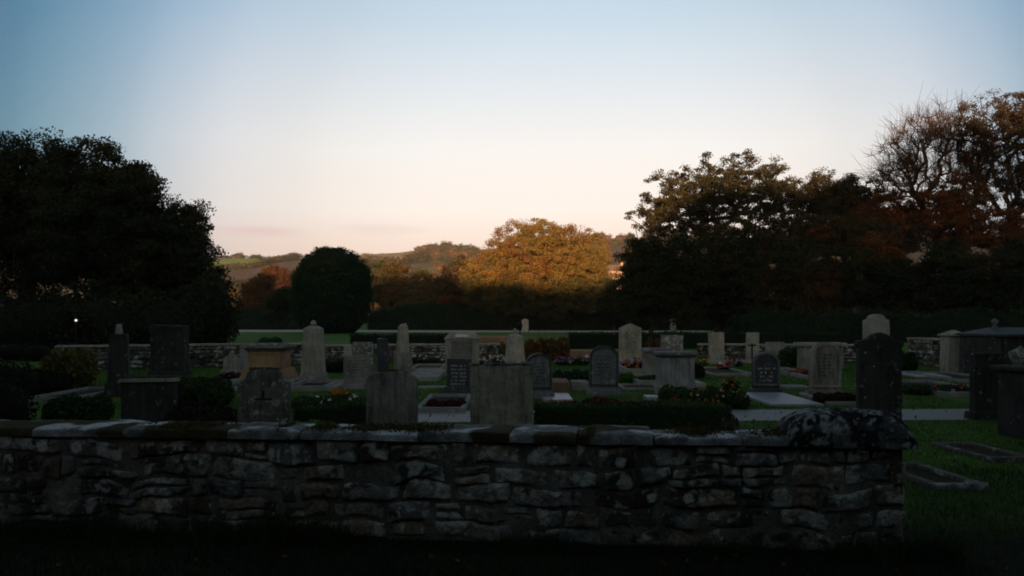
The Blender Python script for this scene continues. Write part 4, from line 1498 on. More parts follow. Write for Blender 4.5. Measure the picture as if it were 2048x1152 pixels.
hstone('plain wide dark headstone with a thin moulded top, left in the foreground row', 246, 353, 752, 870, 'flat', SHADEST, th=0.16, worn=(0.015, 0.02, 0.2), plinth=False)
MB().box(-0.42, 0.42, -0.12, 0.12, 0.0, 0.06, 0.02, 0.02).build('moulded_top', NEAR, bpy.data.objects['headstone.003'], loc=(0, 0, Z(764, D(870))), bev=0.01)
hstone('tall dark wavy-topped headstone behind the right end of the foreground wall', 1716, 1798, 664, 895, 'ogee', SHADEST, th=0.16, worn=(0.014, 0.02, 0.2), plinth=False, yaw=-0.16)
hstone('pale arched headstone with dark stains rising behind the wavy-topped dark one', 1728, 1778, 628, 752, 'shoulder', PALE, th=0.14, yaw=-0.1)
hstone('tall dark headstone near the right edge, partly hidden by a nearer dark tomb', 1942, 2012, 706, 838, 'flat', SHADEST, th=0.16, yaw=0.1, worn=(0.016, 0.02, 0.2))

def moss_top(ob, w, h, y, n, seed, curve=0.0, col=None):
    r = np.random.default_rng(seed)
    x = r.uniform(-w / 2, w / 2, n)
    keep = vnoise(np.stack([x * 9, x * 0, x * 0], -1), 1.0, seed, 2) > 0.42
    x = x[keep]
    zz = h - curve * (np.abs(x) / (w / 2)) ** 2.2
    P = np.stack([x, r.uniform(-y, y, len(x)), zz + r.normal(0.0, 0.010, len(x))], -1)
    V, Q, C = leaf_geo(P, 0.022, pick_cols(P, col or [(0.05, 0.042, 0.016), (0.075, 0.06, 0.02), (0.03, 0.03, 0.014)], seed, 12), seed)
    link('moss', np_mesh('moss', V, Q, C), LEAF, ob)


hs_ = {o.name: o for o in bpy.data.objects if o.name.startswith('headstone')}
moss_top(hs_['headstone'], 0.90, Z(730, D(877)), 0.08, 2600, 1)
moss_top(hs_['headstone'], 0.92, Z(729, D(877)) + 0.01, 0.10, 2600, 6, 0.0, [(0.16, 0.17, 0.16), (0.22, 0.23, 0.21), (0.06, 0.055, 0.03)])
moss_top(hs_['headstone.001'], 0.50, Z(742, D(873)), 0.06, 1800, 2, 0.06)
moss_top(hs_['headstone.002'], 0.42, Z(738, D(873)), 0.06, 900, 3, 0.0, [(0.10, 0.105, 0.095), (0.05, 0.045, 0.02)])
moss_top(hs_['headstone.003'], 0.80, Z(754, D(870)), 0.08, 900, 4)

# middle row
hstone('dark blue-grey round-topped headstone with lichen at its foot in the middle of the photo', 1178, 1236, 691, 790, 'round', BLUEST, th=0.13, panel=DARKST, yaw=-0.05, ins=(7, 0.3, 0.82, 0.6, CARVE))
hstone('blue-grey round-topped headstone just right of the broad flat-topped one', 1053, 1103, 706, 797, 'round', BLUEST, th=0.13, panel=DARKST, yaw=0.12, ins=(7, 0.3, 0.82, 0.6, CARVE))
hstone('dark arched headstone with worn pale lettering, behind a flat ledger slab', 1504, 1558, 704, 788, 'round', DARKST, th=0.13, panel=BLUEST, ins=(5, 0.18, 0.66, 0.66, LETTER))
hstone('brown round-topped headstone with a pale arched rim on the right', 1619, 1679, 684, 792, 'round', NEAR, th=0.15, panel=BUFF, yaw=-0.05, ins=(7, 0.35, 0.8, 0.6, CARVE))
hstone('small square dark headstone covered in rows of pale lettering', 893, 942, 717, 785, 'flat', DARKST, th=0.12, ins=(6, 0.2, 0.84, 0.78, LETTER))
hstone('plain grey square headstone left of the middle', 688, 741, 711, 778, 'flat', GREY, th=0.14, yaw=0.05, ins=(6, 0.35, 0.88, 0.75, CARVE))
hstone('small lichen-speckled headstone behind the plain grey square one', 706, 747, 684, 762, 'flat', SPECK, th=0.14, yaw=-0.2)
hstone('narrow dark stone with a bright curved top and pale edge, left of the broken obelisk', 757, 776, 676, 752, 'segment', DARKST, th=0.24, yaw=0.5)
hstone('pale stained headstone lit against the boundary wall left of the speckled one', 688, 708, 692, 742, 'flat', PALE, th=0.1)
hstone('pale gothic-topped headstone standing in front of the left boundary wall', 447, 480, 700, 748, 'gothic', BUFF, th=0.14)
hstone('dark square headstone beside the pale gothic one', 480, 512, 687, 748, 'flat', GREY, th=0.2, yaw=0.2)
hstone('tall buff headstone with a pointed top and a flower wreath at its foot', 1238, 1282, 647, 732, 'gable', BUFF, th=0.2, yaw=0.04, ins=(10, 0.3, 0.8, 0.72, CARVE))
hstone('square-headed brown headstone with white lichen patches, right of the tall pointed one', 1321, 1365, 670, 727, 'flat', SPECK, th=0.14)
hstone('tall pale narrow headstone behind the black iron cross', 1492, 1517, 665, 727, 'flat', PALE, th=0.16, yaw=0.25)
hstone('tapered rough headstone standing against the right boundary wall', 1418, 1448, 665, 728, 'flat', BUFF, th=0.2)
hstone('dark square headstone behind the dark arched lettered one', 1531, 1567, 684, 733, 'flat', GREY, th=0.2)
hstone('wide tall stone with a moulded head and side pilaster in the left rear', 304, 376, 650, 750, 'flat', SHADEST, th=0.3, yaw=-0.15, panel=SHADEST)
hstone('small white house-shaped headstone alone by the far track', 1044, 1057, 637, 660, 'gable', PALE, th=0.5, d=104)
hstone('tiny dim headstone by the far track in front of the right-hand wood', 1341, 1352, 637, 660, 'segment', GREY, th=0.5, d=100)
hstone('dark slab stone with a blunt top near the far right tombs', 1975, 2010, 718, 800, 'segment', SHADEST, th=0.15, yaw=0.2)
0 and hstone('dim broad headstone among shadows at the far left edge', 18, 92, 705, 815, 'segment', GREY, th=0.16)
o = bpy.data.objects['headstone.003']

# --- pedestal tombs, obelisks and monuments
def monument(name, label, px, py_base, yaw=0, cat='monument', d=None, group=None):
    d = d or D(py_base)
    return empty(name, (X(px, d), d, 0), yaw, label, cat, group), d


def taper(mb, w0, w1, z0, z1, d0=None, d1=None, cx=0.0):
    d0 = d0 if d0 is not None else w0
    d1 = d1 if d1 is not None else w1
    vs = [(cx - w0 / 2, -d0 / 2, z0), (cx + w0 / 2, -d0 / 2, z0), (cx + w0 / 2, d0 / 2, z0), (cx - w0 / 2, d0 / 2, z0),
          (cx - w1 / 2, -d1 / 2, z1), (cx + w1 / 2, -d1 / 2, z1), (cx + w1 / 2, d1 / 2, z1), (cx - w1 / 2, d1 / 2, z1)]
    return mb.add(vs, [(3, 2, 1, 0), (4, 5, 6, 7), (0, 1, 5, 4), (1, 2, 6, 5), (2, 3, 7, 6), (3, 0, 4, 7)])


# orange sandstone pedestal tomb
m, d = monument('pedestal_tomb', 'warm orange sandstone pedestal tomb with heavy moulded cap', 539, 766, -0.08, 'tomb')
u = lambda n_: n_ / F * d
zt = lambda y: Z(y, d)
mb = MB()
taper(mb, u(96), u(92), 0, zt(755))
taper(mb, u(90), u(76), zt(755) + .002, zt(735))
mb.build('base', ORANGE, m, bev=0.015)
mb = MB()
taper(mb, u(66), u(64), zt(735) + .002, zt(702))
mb.build('die', ORANGE, m, bev=0.01)
mb = MB()
for s0, s1, a0, a1 in ((-1, -0.86, 0, 1), (0.86, 1, 0, 1), (-0.86, 0.86, 0, 0.12), (-0.86, 0.86, 0.88, 1)):
    hw = u(28)
    z0_, z1_ = zt(733), zt(704)
    mb.box(s0 * hw, s1 * hw, -u(33) - 0.012, -u(33) + 0.03, z0_ + (z1_ - z0_) * a0, z0_ + (z1_ - z0_) * a1)
mb.build('panel_moulding', ORANGE, m, bev=0.004)
mb = MB()
taper(mb, u(66), u(78), zt(702) + .002, zt(695))
taper(mb, u(84), u(84), zt(695) + .002, zt(690))
taper(mb, u(76), u(50), zt(690) + .002, zt(686))
mb.build('cap', NEAR, m, bev=0.008)
mb = MB()
mb.box(-u(64), u(70), -u(60), u(50), -0.02, 0.13)
mb.build('step', KERB, m, bev=0.02)

# fluted obelisk with ball finial
m, d = monument('obelisk', 'tall fluted grey obelisk with a small ball finial and broad plinth', 627, 768, 0.12, 'obelisk')
mb = MB()
taper(mb, u(50), u(48), 0, zt(745))
taper(mb, u(56), u(54), -0.01, zt(757))
mb.build('pedestal', GREY, m, bev=0.012)
mb = MB()
taper(mb, u(45), u(37), zt(745) + .002, zt(657), u(40), u(32))
mb.build('shaft', BUFF, m, bev=0.01)
for k in (-1, 0, 1):
    mb = MB()
    vs = []
    taper(mb, u(6), u(5), zt(742), zt(661), u(41.5), u(33.5), cx=k * u(11.5))
    mb.build('flute_rib', BUFF, m, bev=0.006)
mb = MB()
taper(mb, u(37), u(14), zt(657) + .002, zt(651), u(32), u(12))
mb.build('head', BUFF, m, bev=0.008)
MB().lathe([(0.02, 0), (u(5), 0.03), (u(6), 0.07), (u(5), 0.11), (u(2.4), 0.14), (0.01, 0.15)], 16).build('finial', PALE, m, bev=0, loc=(0, 0, zt(652)), smooth=True)

# grave slab steps beside the obelisk
def slabstep(name, label, px0, px1, py0, py1, h, mat, cat='kerb', yaw=0.0, group=None):
    """low solid block: py0 = near edge of its foot, py1 = far edge"""
    d0, d1 = D(py0), D(py1)
    dm = (d0 + d1) / 2
    w_ = (px1 - px0) / F * dm
    o = MB().box(-w_ / 2, w_ / 2, (d0 - d1) / 2, (d1 - d0) / 2, -0.02, h, 0.01, 0.01).build(name, mat, None, bev=0.012, loc=(X((px0 + px1) / 2, dm), dm, 0), rz=yaw)
    return tag(o, label, cat, group)


slabstep('ledger_slab', 'grey stone ledge running right from the obelisk plinth', 655, 690, 783, 768, 0.10, KERB, 'slab')
slabstep('ledger_slab', 'flat pale ledger slab in front of the dark arched lettered headstone', 1506, 1604, 813, 789, 0.05, SLAB, 'slab', yaw=0.0)
slabstep('ledger_slab', 'pale flat slab right of the blue-grey round-topped headstone', 1084, 1142, 804, 790, 0.05, SLAB, 'slab')
slabstep('ledger_slab', 'grey ledger slab behind and left of the small square lettered headstone', 822, 888, 763, 745, 0.12, KERB, 'slab')
slabstep('ledger_slab', 'long grey slab right of the wavy-topped dark headstone', 1800, 1860, 757, 743, 0.06, SLAB, 'slab', yaw=-0.1)
slabstep('footstone', 'small grey block stone at the left foot of the capped pedestal', 1289, 1318, 803, 798, 0.09, SLAB, 'stone')
slabstep('footstone', 'small white block stone right of the capped pedestal', 1386, 1404, 775, 768, 0.10, PALE, 'stone')
slabstep('stone_bench', 'low pale stone bench-like wall right of the brown brick planter', 1141, 1176, 782, 778, 0.22, KERB, 'bench')
slabstep('brick_planter', 'small brown brick planter right of the blue-grey headstone', 1104, 1137, 786, 776, 0.24, BRICK, 'planter')
slabstep('kerb_edge', 'pale kerb edge crossing the lawn behind the crimson heather bed', 836, 898, 778, 775, 0.05, KERB, 'kerb')
slabstep('kerb_edge', 'long brick-topped low kerb behind the dried grasses', 1130, 1240, 712, 709, 0.22, BRICK, 'kerb')
slabstep('kerb_edge', 'low orange brick kerb left of the ball-topped monument', 962, 1014, 693, 689, 0.55, BRICK, 'kerb')
slabstep('kerb_edge', 'pale kerb edge right of the brown round-topped headstone', 1566, 1612, 778, 774, 0.06, KERB, 'kerb')

# broken obelisk on a pedestal
m, d = monument('obelisk', 'slender obelisk with a broken-off jagged top on a square pedestal', 806, 750, 0.3, 'obelisk')
mb = MB()
taper(mb, u(34), u(31), 0, zt(704))
mb.build('pedestal', GREY, m, bev=0.012)
mb = MB()
taper(mb, u(24), u(17), zt(704) + .002, zt(654))
mb.add([(-u(8.4), -u(8.4), zt(654)), (u(8.4), -u(8.4), zt(654)), (u(8.4), u(8.4), zt(654)), (-u(8.4), u(8.4), zt(654)),
        (-u(5), -u(4), zt(648)), (u(6.5), u(5), zt(646))], [(0, 1, 4), (1, 2, 5), (1, 5, 4), (2, 3, 5), (3, 4, 5), (3, 0, 4), (3, 2, 1, 0)])
mb.build('shaft', BUFF, m, bev=0.006)

# hipped monument with slatted panel
m, d = monument('monument', 'large pale house-like monument with hipped top, white plaque and ruled panel', 925, 752, 0.0, 'monument')
mb = MB()
taper(mb, u(72), u(68), 0, zt(735), u(40), u(38))
mb.build('base', KERB, m, bev=0.012)
mb = MB()
taper(mb, u(66), u(66), zt(735) + .002, zt(678), u(34), u(34))
mb.build('body', BUFF, m, bev=0.01)
mb = MB()
taper(mb, u(72), u(70), zt(678) + .002, zt(675), u(40), u(38))
mb.add([(-u(34), -u(18), zt(675)), (u(34), -u(18), zt(675)), (u(34), u(18), zt(675)), (-u(34), u(18), zt(675)), (-u(24), -u(9), zt(664)), (u(24), -u(9), zt(664)), (u(24), u(9), zt(664)), (-u(24), u(9), zt(664))],
       [(3, 2, 1, 0), (4, 5, 6, 7), (0, 1, 5, 4), (1, 2, 6, 5), (2, 3, 7, 6), (3, 0, 4, 7)])
mb.build('hipped_top', BUFF, m, bev=0.006)
MB().box(-u(13), u(13), -u(21), -u(17), zt(674), zt(669)).build('plaque', WHITEP, m, bev=0.003)
MB().box(-u(21), u(21), -u(17) - 0.01, -u(17) + 0.01, zt(722), zt(682)).build('inscription_panel', BLUEST, m, bev=0.003)
inscription(m, u(40), zt(721), zt(683), -u(17) - 0.012, 9, BUFF, 5, fill=0.97, tall=0.35)
for sx in (-1, 1):
    mb = MB()
    mb.box(sx * u(29) - u(3), sx * u(29) + u(3), -u(17) - 0.05, -u(17) + 0.02, zt(735), zt(680))
    mb.build('pilaster', BUFF, m, bev=0.008)

# ball-topped monument
m, d = monument('obelisk', 'stubby pale tapered monument topped by a white ball', 1030, 735, 0.2, 'obelisk')
mb = MB()
taper(mb, u(38), u(26), 0, zt(672))
taper(mb, u(26), u(8), zt(672) + .002, zt(667))
mb.build('shaft', BUFF, m, bev=0.01)
MB().lathe([(u(2), 0), (u(3.4), u(1.5)), (u(4), u(5)), (u(3.4), u(8.5)), (u(1.5), u(10))], 14).build('ball', PALE, m, bev=0, loc=(0, 0, zt(667)), smooth=True)

# capped pedestals
m, d = monument('pedestal_tomb', 'grey square pedestal with overhanging slab cap and dark streaks down its face', 1350, 789, 0.05, 'tomb')
mb = MB()
taper(mb, u(74), u(70), 0, zt(775), u(56), u(52))
mb.build('base', GREY, m, bev=0.012)
mb = MB()
taper(mb, u(68), u(66), zt(775) + .002, zt(714), u(50), u(48))
PEDM = stone('streaked_grey_stone', (0.30, 0.30, 0.285), (0.17, 0.17, 0.165), lamt=0.35, streaks=0.9, moss=0.2)
mb.build('die', PEDM, m, bev=0.012)
mb = MB()
taper(mb, u(68), u(76), zt(714) + .002, zt(709), u(52), u(60))
taper(mb, u(80), u(78), zt(709) + .002, zt(703), u(64), u(62))
mb.build('cap', BLUEST, m, bev=0.01)
m, d = monument('pedestal_tomb', 'squat grey pedestal with a slab cap and a pale round stain, behind the streaked one', 1309, 752, 0.0, 'tomb')
mb = MB()
taper(mb, u(44), u(42), 0, zt(703), u(34), u(34))
mb.build('die', GREY, m, bev=0.012)
mb = MB()
taper(mb, u(52), u(50), zt(703) + .002, zt(696), u(42), u(40))
mb.build('cap', BLUEST, m, bev=0.01)
m, d = monument('chest_tomb', 'wide chest tomb with a flat slab lid behind the brown round-topped headstone', 1640, 738, 0.0, 'tomb')
mb = MB()
taper(mb, u(80), u(78), 0, zt(692), u(40), u(38))
mb.build('chest', GREY, m, bev=0.012)
MB().box(-u(45), u(45), -u(24), u(24), zt(692) + .002, zt(685)).build('lid', BUFF, m, bev=0.01)
for sx in (-1, -0.33, 0.33, 1):
    MB().box(sx * u(36) - u(2.5), sx * u(36) + u(2.5), -u(20) - 0.03, -u(19), 0.02, zt(693)).build('pilaster', GREY, m, bev=0.006)

# tapered column, left
m, d = monument('obelisk', 'tall dim tapered obelisk with a blunt top at the far left', 238, 792, 0.35, 'obelisk')
mb = MB()
taper(mb, u(50), u(48), 0, zt(765))
mb.build('pedestal', SHADEST, m, bev=0.012)
mb = MB()
taper(mb, u(40), u(33), zt(765) + .002, zt(668))
mb.build('shaft', SHADEST, m, bev=0.01)
mb = MB()
taper(mb, u(14), u(9), zt(668) + .002, zt(648))
mb.build('head', BUFF, m, bev=0.006)

# iron cross and lamp-like marker
m, d = monument('iron_cross', 'thin black iron cross standing before the tall pale narrow headstone', 1504, 742, 0.0, 'cross')
MB().box(-0.02, 0.02, -0.02, 0.02, 0, zt(686)).build('upright', IRON, m, bev=0.004)
MB().box(-u(8), u(8), -0.015, 0.015, zt(692), zt(689)).build('crossbar', IRON, m, bev=0.004)
m, d = monument('grave_lantern', 'black post with a small dark lantern head beside the ball-topped monument', 1040, 715, 0.0, 'lantern')
MB().lathe([(0.03, 0), (0.025, zt(656))], 10).build('post', IRON, m, bev=0)
MB().lathe([(0.03, 0), (0.10, 0.03), (0.11, 0.16), (0.04, 0.24), (0.012, 0.30)], 8, square=True).build('lantern_head', IRON, m, bev=0.004, loc=(0, 0, zt(656)))

# right-hand tombs in the dusk
m, d = monument('gate_pillar', 'square stone pillar with a small pyramid cap by the far right tomb', 1906, 745, 0.0, 'pillar')
mb = MB()
taper(mb, u(36), u(34), 0, zt(672))
mb.build('shaft', BUFF, m, bev=0.012)
mb = MB()
taper(mb, u(42), u(42), zt(672) + .002, zt(668))
taper(mb, u(36), u(5), zt(668) + .002, zt(660))
mb.build('cap', BUFF, m, bev=0.008)
m, d = monument('ornate_tomb', 'long dark roofed tomb with a corniced top and finial at the far right', 2030, 752, 0.06, 'tomb')
mb = MB()
taper(mb, u(150), u(148), 0, zt(672), 2.0, 1.95)
mb.build('body', SHADEST, m, bev=0.015)
mb = MB()
mb.box(-u(78), u(78), -1.08, 1.08, zt(672) + .002, zt(667))
mb.add([(-u(76), -1.0, zt(667)), (u(76), -1.0, zt(667)), (u(76), 1.0, zt(667)), (-u(76), 1.0, zt(667)), (-u(56), 0, zt(655)), (u(56), 0, zt(655))], [(0, 1, 5, 4), (2, 3, 4, 5), (1, 2, 5), (3, 0, 4), (3, 2, 1, 0)])
mb.build('roof', DARKST, m, bev=0.01)
for k in range(6):
    MB().box(-u(66) + k * u(26) - u(2.6), -u(66) + k * u(26) + u(2.6), -1.06, -0.99, 0.05, zt(673)).build('pilaster', SHADEST, m, bev=0.008)
MB().lathe([(0.10, 0), (0.07, 0.05), (0.04, 0.1), (0.09, 0.16), (0.09, 0.24), (0.01, 0.3)], 14).build('finial', BLUEST, m, bev=0, loc=(-u(42), 0, zt(657)), smooth=True)
m, d = monument('table_tomb', 'near dark table tomb with an overhanging lid cut by the right edge of the photo', 2105, 880, 0.08, 'tomb')
mb = MB()
taper(mb, u(104), u(102), 0, zt(745), 1.3, 1.28)
mb.build('chest', SHADEST, m, bev=0.015)
MB().box(-u(60), u(60), -0.75, 0.75, zt(745) + .002, zt(735)).build('lid', SHADEST, m, bev=0.015)
m, d = monument('gravestone_stack', 'squat lichened urn-shaped stone before the far right tomb', 2040, 775, 0.0, 'urn')
MB().lathe([(0.20, 0), (0.20, 0.15), (0.12, 0.2), (0.12, zt(730)), (0.24, zt(715)), (0.26, zt(705)), (0.10, zt(698)), (0.02, zt(692))], 18).build('urn', SPECK, m, bev=0, smooth=True)
m.name = 'stone_urn'

# ------------------------------------------------------------------ kerbed graves
def kerb_set(label, px0, px1, py0, py1, h=0.12, t=0.09, mat=None, fill=None, skew=0.0, yaw=0.0, group='kerbed grave plots'):
    d0, d1 = D(py0), D(py1)
    dm = (d0 + d1) / 2
    w_ = (px1 - px0) / F * dm
    root = empty('kerbed_grave', (X((px0 + px1) / 2, dm), dm, 0), yaw, label, 'grave', group)
    a, b_ = w_ / 2, (d1 - d0) / 2
    mat = mat or KERB
    MB().box(-a, a, -b_, -b_ + t, -0.02, h).build('kerb', mat, root, bev=0.012)
    MB().box(-a, a, b_ - t, b_, -0.02, h).build('kerb', mat, root, bev=0.012)
    MB().box(-a, -a + t, -b_ + t + .002, b_ - t - .002, -0.02, h - 0.003).build('kerb', mat, root, bev=0.012)
    MB().box(a - t, a, -b_ + t + .002, b_ - t - .002, -0.02, h - 0.003).build('kerb', mat, root, bev=0.012)
    MB().box(-a + t, a - t, -b_ + t, b_ - t, -0.02, h * 0.35).build('grave_bed', fill or SOIL, root, bev=0)
    return root


kerb_set('kerbed plot of crimson heather beside the small square lettered headstone', 846, 938, 826, 797, 0.10)
kerb_set('kerbed grey plot under the tall pointed headstone', 1234, 1292, 752, 735, 0.22, fill=KERB)
kerb_set('low kerbed plot with clipped plants below the wreath plot', 1262, 1318, 770, 757, 0.12)
kerb_set('wide low kerb across the lawn left of the streaked pedestal', 1238, 1318, 781, 772, 0.06)
kerb_set('kerbed plot with a dark sunken bed at the bottom right of the foreground wall end', 1800, 1905, 982, 936, 0.07, yaw=0.06, mat=MIDST)
kerb_set('kerbed plot half lost in grass right of the foreground wall', 1915, 2010, 925, 893, 0.06, yaw=0.06, mat=MIDST)
kerb_set('kerbed flower plot between the brown round-topped and the wavy-topped headstones', 1625, 1712, 812, 792, 0.08, yaw=-0.08)
kerb_set('long kerbed plot with white and red flowers right of the wavy-topped headstone', 1808, 1935, 795, 768, 0.12)
kerb_set('kerbed plot behind the long slab at the far right', 1862, 1960, 766, 750, 0.10)
kerb_set('small kerbed plot in front of the chest tomb with pink flowers', 1570, 1618, 760, 742, 0.12)
kerb_set('kerbed plot at the foot of the obelisk', 590, 672, 783, 769, 0.13)
kerb_set('kerbed plot left of the dark headstone with the incised cross', 420, 470, 795, 772, 0.10)
kerb_set('kerbed plot beside the far left obelisk', 112, 205, 805, 782, 0.10)
kerb_set('kerbed plot right of the broken obelisk', 826, 890, 742, 733, 0.10)
kerb_set('kerbed plot in front of the tapered rough headstone', 1400, 1480, 752, 738, 0.08)
kerb_set('kerbed plot in front of the blue-grey headstone beside the broad brown one', 1100, 1150, 776, 764, 0.10)

# ------------------------------------------------------------------ plants and flowers
DG = [(0.014, 0.030, 0.009), (0.023, 0.048, 0.013), (0.036, 0.062, 0.016)]
BG = [(0.035, 0.085, 0.014), (0.055, 0.13, 0.022), (0.08, 0.15, 0.03)]
RED, PINK, WHITE, YEL, ORA, PUR, BLU = (0.26, 0.022, 0.016), (0.30, 0.09, 0.12), (0.42, 0.40, 0.38), (0.36, 0.22, 0.03), (0.34, 0.12, 0.018), (0.11, 0.045, 0.15), (0.07, 0.10, 0.28)


def plant(name, label, px0, px1, py_top, py_base, pal, n=1500, leaf=0.05, seed=1, flowers=None, cat='plant', depth=None, up=0.0, d=None, dens=1.0, lumps=3, group=None):
    d = d or D(py_base)
    w_ = (px1 - px0) / F * d
    h = max(0.06, Z(py_top, d))
    r = random.Random(seed)
    dp = depth or min(0.5, w_ * 0.4)
    ells = []
    for k in range(lumps):
        cx = (-0.5 + (k + 0.5) / lumps) * w_
        hh = h * r.uniform(0.75, 1.0)
        ells.append((cx, r.uniform(-0.1, 0.1) * dp, hh * 0.42, w_ / lumps * 0.72, dp, hh * 0.56))
    return bush(name, label, cat, (X((px0 + px1) / 2, d), d, 0), ells, n, leaf, pal, seed, group, up=up, flowers=flowers, jut=0.06)


leafy_box('box_hedge', 'low clipped dark box hedge with orange and red blooms just behind the foreground wall', X(1072, 12.6), X(1452, 12.6), 12.3, 13.1, 0.40, 0.035, [(0.016, 0.032, 0.009), (0.028, 0.052, 0.013), (0.045, 0.070, 0.016)], 91, dens=1500, hvar=0.05,
          flowers=[(26, 0.045, RED, 'top'), (6, 0.04, ORA, 'top'), (12, 0.022, ORA, 'face'), (4, 0.022, RED, 'face')])
leafy_box('box_hedge', 'dark low hedge between the cross headstone and the round-shouldered headstone', X(596, 13.2), X(740, 13.2), 12.9, 13.7, 0.34, 0.04, DG, 92, dens=1300, hvar=0.25)
plant('ground_cover_plant', 'bright green low plants behind the foreground wall left of the dark round-shouldered headstone', 578, 672, 838, 873, BG, 2600, 0.045, 101, depth=0.25)
plant('flowering_plant', 'leafy border with a tuft of yellow-orange blooms left of the round-shouldered headstone', 590, 735, 786, 815, DG, 3500, 0.05, 102, flowers=[(14, 0.07, WHITE), (5, 0.05, PUR)], lumps=5)
plant('marigold_clump', 'clump of orange-yellow blooms above the dark low hedge on the left', 667, 700, 780, 806, DG, 500, 0.045, 103, flowers=[(16, 0.085, ORA), (6, 0.08, YEL)], lumps=2)
plant('mixed_border', 'big leafy border with yellow, orange and white blooms below the streaked pedestal', 1325, 1490, 768, 815, [(0.016, 0.030, 0.009), (0.028, 0.050, 0.012), (0.045, 0.065, 0.015)], 7500, 0.05, 104,
      flowers=[(22, 0.045, YEL), (16, 0.05, ORA), (9, 0.045, WHITE)], lumps=6, depth=0.55)
plant('tall_flower', 'tall spike of orange blooms at the right end of the leafy border', 1448, 1476, 752, 800, DG, 700, 0.05, 105, flowers=[(18, 0.06, ORA), (8, 0.06, YEL)], lumps=1, depth=0.15)
plant('heather', 'crimson heather mound inside the kerbed plot beside the small lettered headstone', 856, 930, 796, 818, [(0.045, 0.006, 0.010), (0.07, 0.010, 0.012), (0.02, 0.02, 0.01)], 3500, 0.03, 106, lumps=4)
plant('heather', 'dark crimson heather mound in front of the blue-grey round-topped headstone in the middle', 1168, 1238, 793, 812, [(0.04, 0.006, 0.010), (0.06, 0.010, 0.014), (0.02, 0.015, 0.01)], 3500, 0.03, 107, lumps=4)
plant('flower_wreath', 'wreath of pink and orange flowers at the foot of the tall pointed headstone', 1244, 1286, 716, 740, [(0.03, 0.03, 0.012), (0.05, 0.03, 0.012)], 500, 0.06, 108, flowers=[(30, 0.10, PINK), (22, 0.09, ORA), (10, 0.09, WHITE)], lumps=2, d=D(741))
plant('posy', 'posy of red, white and blue flowers by the right boundary wall', 1436, 1460, 726, 740, DG, 250, 0.05, 109, flowers=[(12, 0.12, RED), (9, 0.12, WHITE), (5, 0.11, BLU)], lumps=2)
plant('posy', 'small yellow flowers near the dark narrow-leaved plant on the right', 1402, 1416, 720, 733, BG, 200, 0.05, 110, flowers=[(8, 0.1, YEL)], lumps=1)
plant('posy', 'small pink and white flowers against the right boundary wall', 1470, 1484, 720, 735, DG, 160, 0.05, 111, flowers=[(6, 0.1, PINK), (4, 0.1, WHITE)], lumps=1)
plant('posy', 'red and pink flowers before the chest tomb', 1578, 1616, 738, 752, DG, 300, 0.05, 112, flowers=[(14, 0.09, RED), (10, 0.09, PINK)], lumps=3)
plant('iris_clump', 'dark narrow-leaved clump right of the streaked pedestal', 1382, 1404, 722, 756, [(0.012, 0.014, 0.02), (0.016, 0.024, 0.014)], 500, 0.16, 113, up=3.0, lumps=1, flowers=[(4, 0.08, PUR)])
plant('flower_bed', 'row of white, orange and pink flowers left of the ball-topped monument', 960, 1020, 712, 730, DG, 1200, 0.06, 114, flowers=[(34, 0.10, WHITE), (16, 0.09, ORA), (10, 0.09, PINK)], lumps=5)
plant('flower_bed', 'purple and pink flowers behind the middle blue-grey headstone', 1112, 1180, 713, 730, DG, 1200, 0.06, 115, flowers=[(20, 0.11, PUR), (14, 0.10, PINK), (7, 0.13, WHITE)], lumps=5)
plant('flower_bed', 'small flowers along the kerb between the broken obelisk and the hipped monument', 826, 886, 710, 728, DG, 1000, 0.05, 116, flowers=[(14, 0.09, WHITE), (6, 0.08, PINK), (5, 0.08, BLU)], lumps=5)
plant('dried_grasses', 'tall clump of dried orange-brown grasses and seed heads in the middle rear', 1050, 1135, 668, 722, [(0.07, 0.035, 0.012), (0.10, 0.05, 0.018), (0.035, 0.036, 0.014)], 2600, 0.17, 117, up=3.0, lumps=4, depth=0.5, cat='grasses')
plant('dried_grasses', 'yellowing ferny shrub beside the hipped monument', 962, 1012, 680, 712, [(0.06, 0.06, 0.018), (0.09, 0.075, 0.02)], 1400, 0.09, 118, lumps=3, cat='shrub')
plant('small_conifer', 'pair of orange-brown dwarf conifers behind the squat capped pedestal', 1292, 1322, 672, 715, [(0.09, 0.045, 0.02), (0.06, 0.035, 0.016)], 1200, 0.08, 119, up=2.0, lumps=2, cat='shrub')
plant('ground_cover_plant', 'bright green grass tuft mound below the wreath plot', 1238, 1266, 742, 765, BG, 900, 0.06, 120, lumps=2)
plant('dwarf_box_row', 'row of small dark clipped plants in the plot below the wreath', 1268, 1314, 748, 765, DG, 900, 0.05, 121, lumps=5)
plant('shrub', 'dark green shrub clump filling the plot behind the middle headstones', 1108, 1180, 735, 772, [(0.012, 0.03, 0.018), (0.02, 0.045, 0.022)], 3200, 0.06, 122, lumps=4)
plant('shrub', 'dark shrub with a mossy golden top left of the plain grey square headstone', 648, 690, 712, 745, [(0.014, 0.02, 0.008), (0.05, 0.04, 0.012)], 1500, 0.07, 123, lumps=2)
plant('shrub', 'low dark shrub between two dim headstones near the left end of the wall', 355, 478, 800, 870, [(0.012, 0.014, 0.007), (0.022, 0.014, 0.010)], 6500, 0.05, 124, lumps=4, depth=0.7)
plant('shrub', 'feathery dark shrub behind the wide dark headstone on the left', 355, 450, 748, 815, DG, 4500, 0.07, 125, lumps=3, depth=0.8)
plant('golden_shrub', 'shrub with yellow-green leaves at the far left under the trees', 100, 178, 684, 775, [(0.05, 0.05, 0.014), (0.12, 0.11, 0.02), (0.03, 0.035, 0.012)], 3800, 0.09, 126, lumps=3, depth=0.7)
plant('shrub', 'dark shrub at the foot of the far left obelisk', 100, 215, 775, 850, DG, 4500, 0.06, 127, lumps=4)
